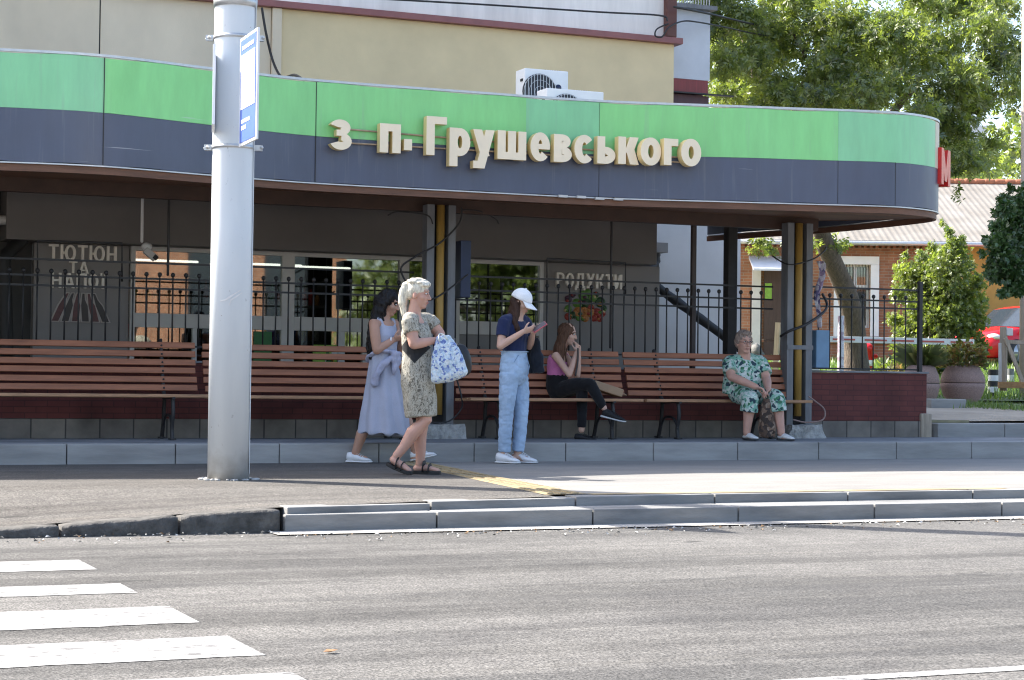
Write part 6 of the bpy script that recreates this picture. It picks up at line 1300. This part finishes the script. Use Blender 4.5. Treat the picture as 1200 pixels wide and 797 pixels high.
# --- older woman in green sitting at the right
a = person(888, 516, PZ, 0, 'older woman with glasses in green flowered outfit sitting with hands folded'); P = lambda u, v, y=0: V(((u-413)/498, y, (732-v)/498))
f = V((.39, -.92, 0)); l = f.cross(UP); F = head_frame((.33, -.92, -.08)); hc = P(347, 190, .22); b = MB(); add_head(b, hc, F, 1.03, 1.15)
b.tube([P(350, 275, .28), P(350, 250, .26), hc-F[2]*.06], [.08, .068, .066], 14)
sn, sf_ = P(262, 305, .22), P(447, 300, .36); en, ef = P(268, 385, .06), P(472, 398, .2); wn_, wf_ = P(395, 440, -.1), P(466, 452, -.02)
b.tube([P(352, 470, .32), P(352, 400, .3), P(352, 330, .3), P(350, 282, .3)], [(.2, .15), (.22, .17), (.2, .14), (.12, .08)], 18, lat=l)
for s_, e_, w_ in ((sn, en, wn_), (sf_, ef, wf_)): b.tube([P(352, 300, .3), s_, s_.lerp(e_, .5), e_], [.06, .062, .058, .05], 12); b.tube([e_, e_.lerp(w_, .35), w_], [.05, .05, .034], 12)
add_hand(b, wn_, V((.85, -.25, -.3)), V((0, -.2, -.95)), 1, .5); add_hand(b, wf_, V((-.35, -.5, -.3)), V((.2, -.2, -.95)), -1, .5)
nk, na = P(365, 505, -.1), P(347, 690, -.07); fk, fa_ = P(512, 500, -.04), P(537, 692, -.06)
for hip, kn, an in ((P(310, 480, .26), nk, na), (P(420, 480, .32), fk, fa_)): b.tube([hip, kn], [.09, .072], 14); b.tube([kn, kn.lerp(an, .3)+V((0, .02, 0)), kn.lerp(an, .75), an], [.072, .068, .048, .042], 14); b.tube([an+V((0, .02, -.03)), an+V((.04, -.09, -.05))], [.036, .022], 10)
b.blob('body', M['skin_old'], a, .006, 3); face_parts(a, hc, F, 1.03, (.4, .19, .16), (.3, .24, .2))
flor = spots('mint flowered cotton', [(.22, .44, .34), (.50, .58, .52), (.16, .36, .27), (.025, .055, .075), (.33, .5, .42), (.05, .17, .09), (.55, .6, .56), (.28, .48, .38), (.6, .64, .6)], 34, (1, 1, 1.1))
b = MB(); b.tube([P(350, 480, .31), P(352, 430, .3), P(352, 390, .3), P(352, 330, .3), P(352, 292, .3)], [(.245, .18), (.25, .19), (.242, .185), (.215, .155), (.165, .105)], 24, lat=l, rnd=False); b.tube([sn, P(352, 290, .3), sf_], [.075, .08, .075], 12)
for s_, e_ in ((sn, en), (sf_, ef)): b.tube([s_, s_.lerp(e_, .72)], [.08, .088], 14, rnd=False)
b.blob('blouse', flor, a, .008, 5, folds(.011, 9, 7))
b = MB()
for hip, kn, an in ((P(310, 478, .26), nk, na), (P(420, 478, .32), fk, fa_)): b.tube([hip, hip.lerp(kn, .5), kn], [.105, .1, .092], 16); b.tube([kn, kn.lerp(an, .16), kn.lerp(an, .38)], [.092, .096, .1], 16, rnd=False)
b.blob('trousers', flor, a, .008, 4, folds(.008, 12, 12))
hm = hairm('short greying hair', (.26, .20, .165), .6); b = MB(); b.ell(hc-F[0]*.022+F[2]*.045, (.1, .092, .088), F); b.ell(hc-F[0]*.06, (.07, .088, .1), F); b.ell(hc+F[0]*.04+F[2]*.095, (.045, .065, .03), F)
for s in (-1, 1): b.ell(hc+F[1]*s*.078-F[0]*.005+F[2]*.02, (.035, .018, .05), F)
b.blob('hair', hm, a, .007, 3, folds(.01, 40, 30))
gm = mat('thin spectacle frame', (.12, .09, .08), .4, .1, 9, 0); k = MB()
for s in (-1, 1):
    c = hc+(F[0]*.102+F[1]*s*.033+F[2]*.0)*1.03; k.tube([c+F[1]*(.024*math.cos(t_))+F[2]*(.018*math.sin(t_)) for t_ in [i*math.pi/8 for i in range(17)]], .0022, 5, rnd=False); k.tube([c+F[1]*s*.024, hc+F[1]*s*.082-F[0]*.01], .002, 5)
k.tube([hc+F[0]*.106-F[1]*.009, hc+F[0]*.106+F[1]*.009], .002, 5); k.build('spectacles', gm, a)
slip = mat('white loafer leather', (.68, .68, .66), .45, .08, 12, .05); dsole = mat('dark grey sole', (.06, .06, .065), .7, .1, 9, 0)
shoe(a, P(340, 731, -.02), (.42, -.9), .25, .1, slip, dsole, 0, .095, True); shoe(a, P(528, 731, -.01), (.5, -.86), .25, .1, slip, dsole, 0, .095, True)
bagm = spots('brown animal print bag', [(.10, .06, .04), (.045, .03, .022), (.19, .12, .08), (.05, .035, .03), (.26, .19, .14)], 30)
t = thing('shopping_bag', 'dark brown animal print bag standing between the seated older woman\'s legs', 'bag', a.location, -TH); b = MB()
b.tube([P(456, 715, -.07), P(457, 660, -.07), P(455, 590, -.07), P(452, 540, -.08), P(450, 505, -.08)], [(.09, .07), (.092, .072), (.082, .06), (.06, .04), (.04, .025)], 18, lat=(1, 0, 0), rnd=False); b.blob('bag_body', bagm, t, .008, 6, folds(.012, 14, 9)); k = MB()
for dx in (-.018, .018): k.tube(catmull([P(450, 520, -.08)+V((dx, 0, 0)), P(448, 478, -.09)+V((dx*.6, 0, 0)), P(446, 455, -.1)], 4), .007, 6)
k.build('bag_handle', sandal, t)
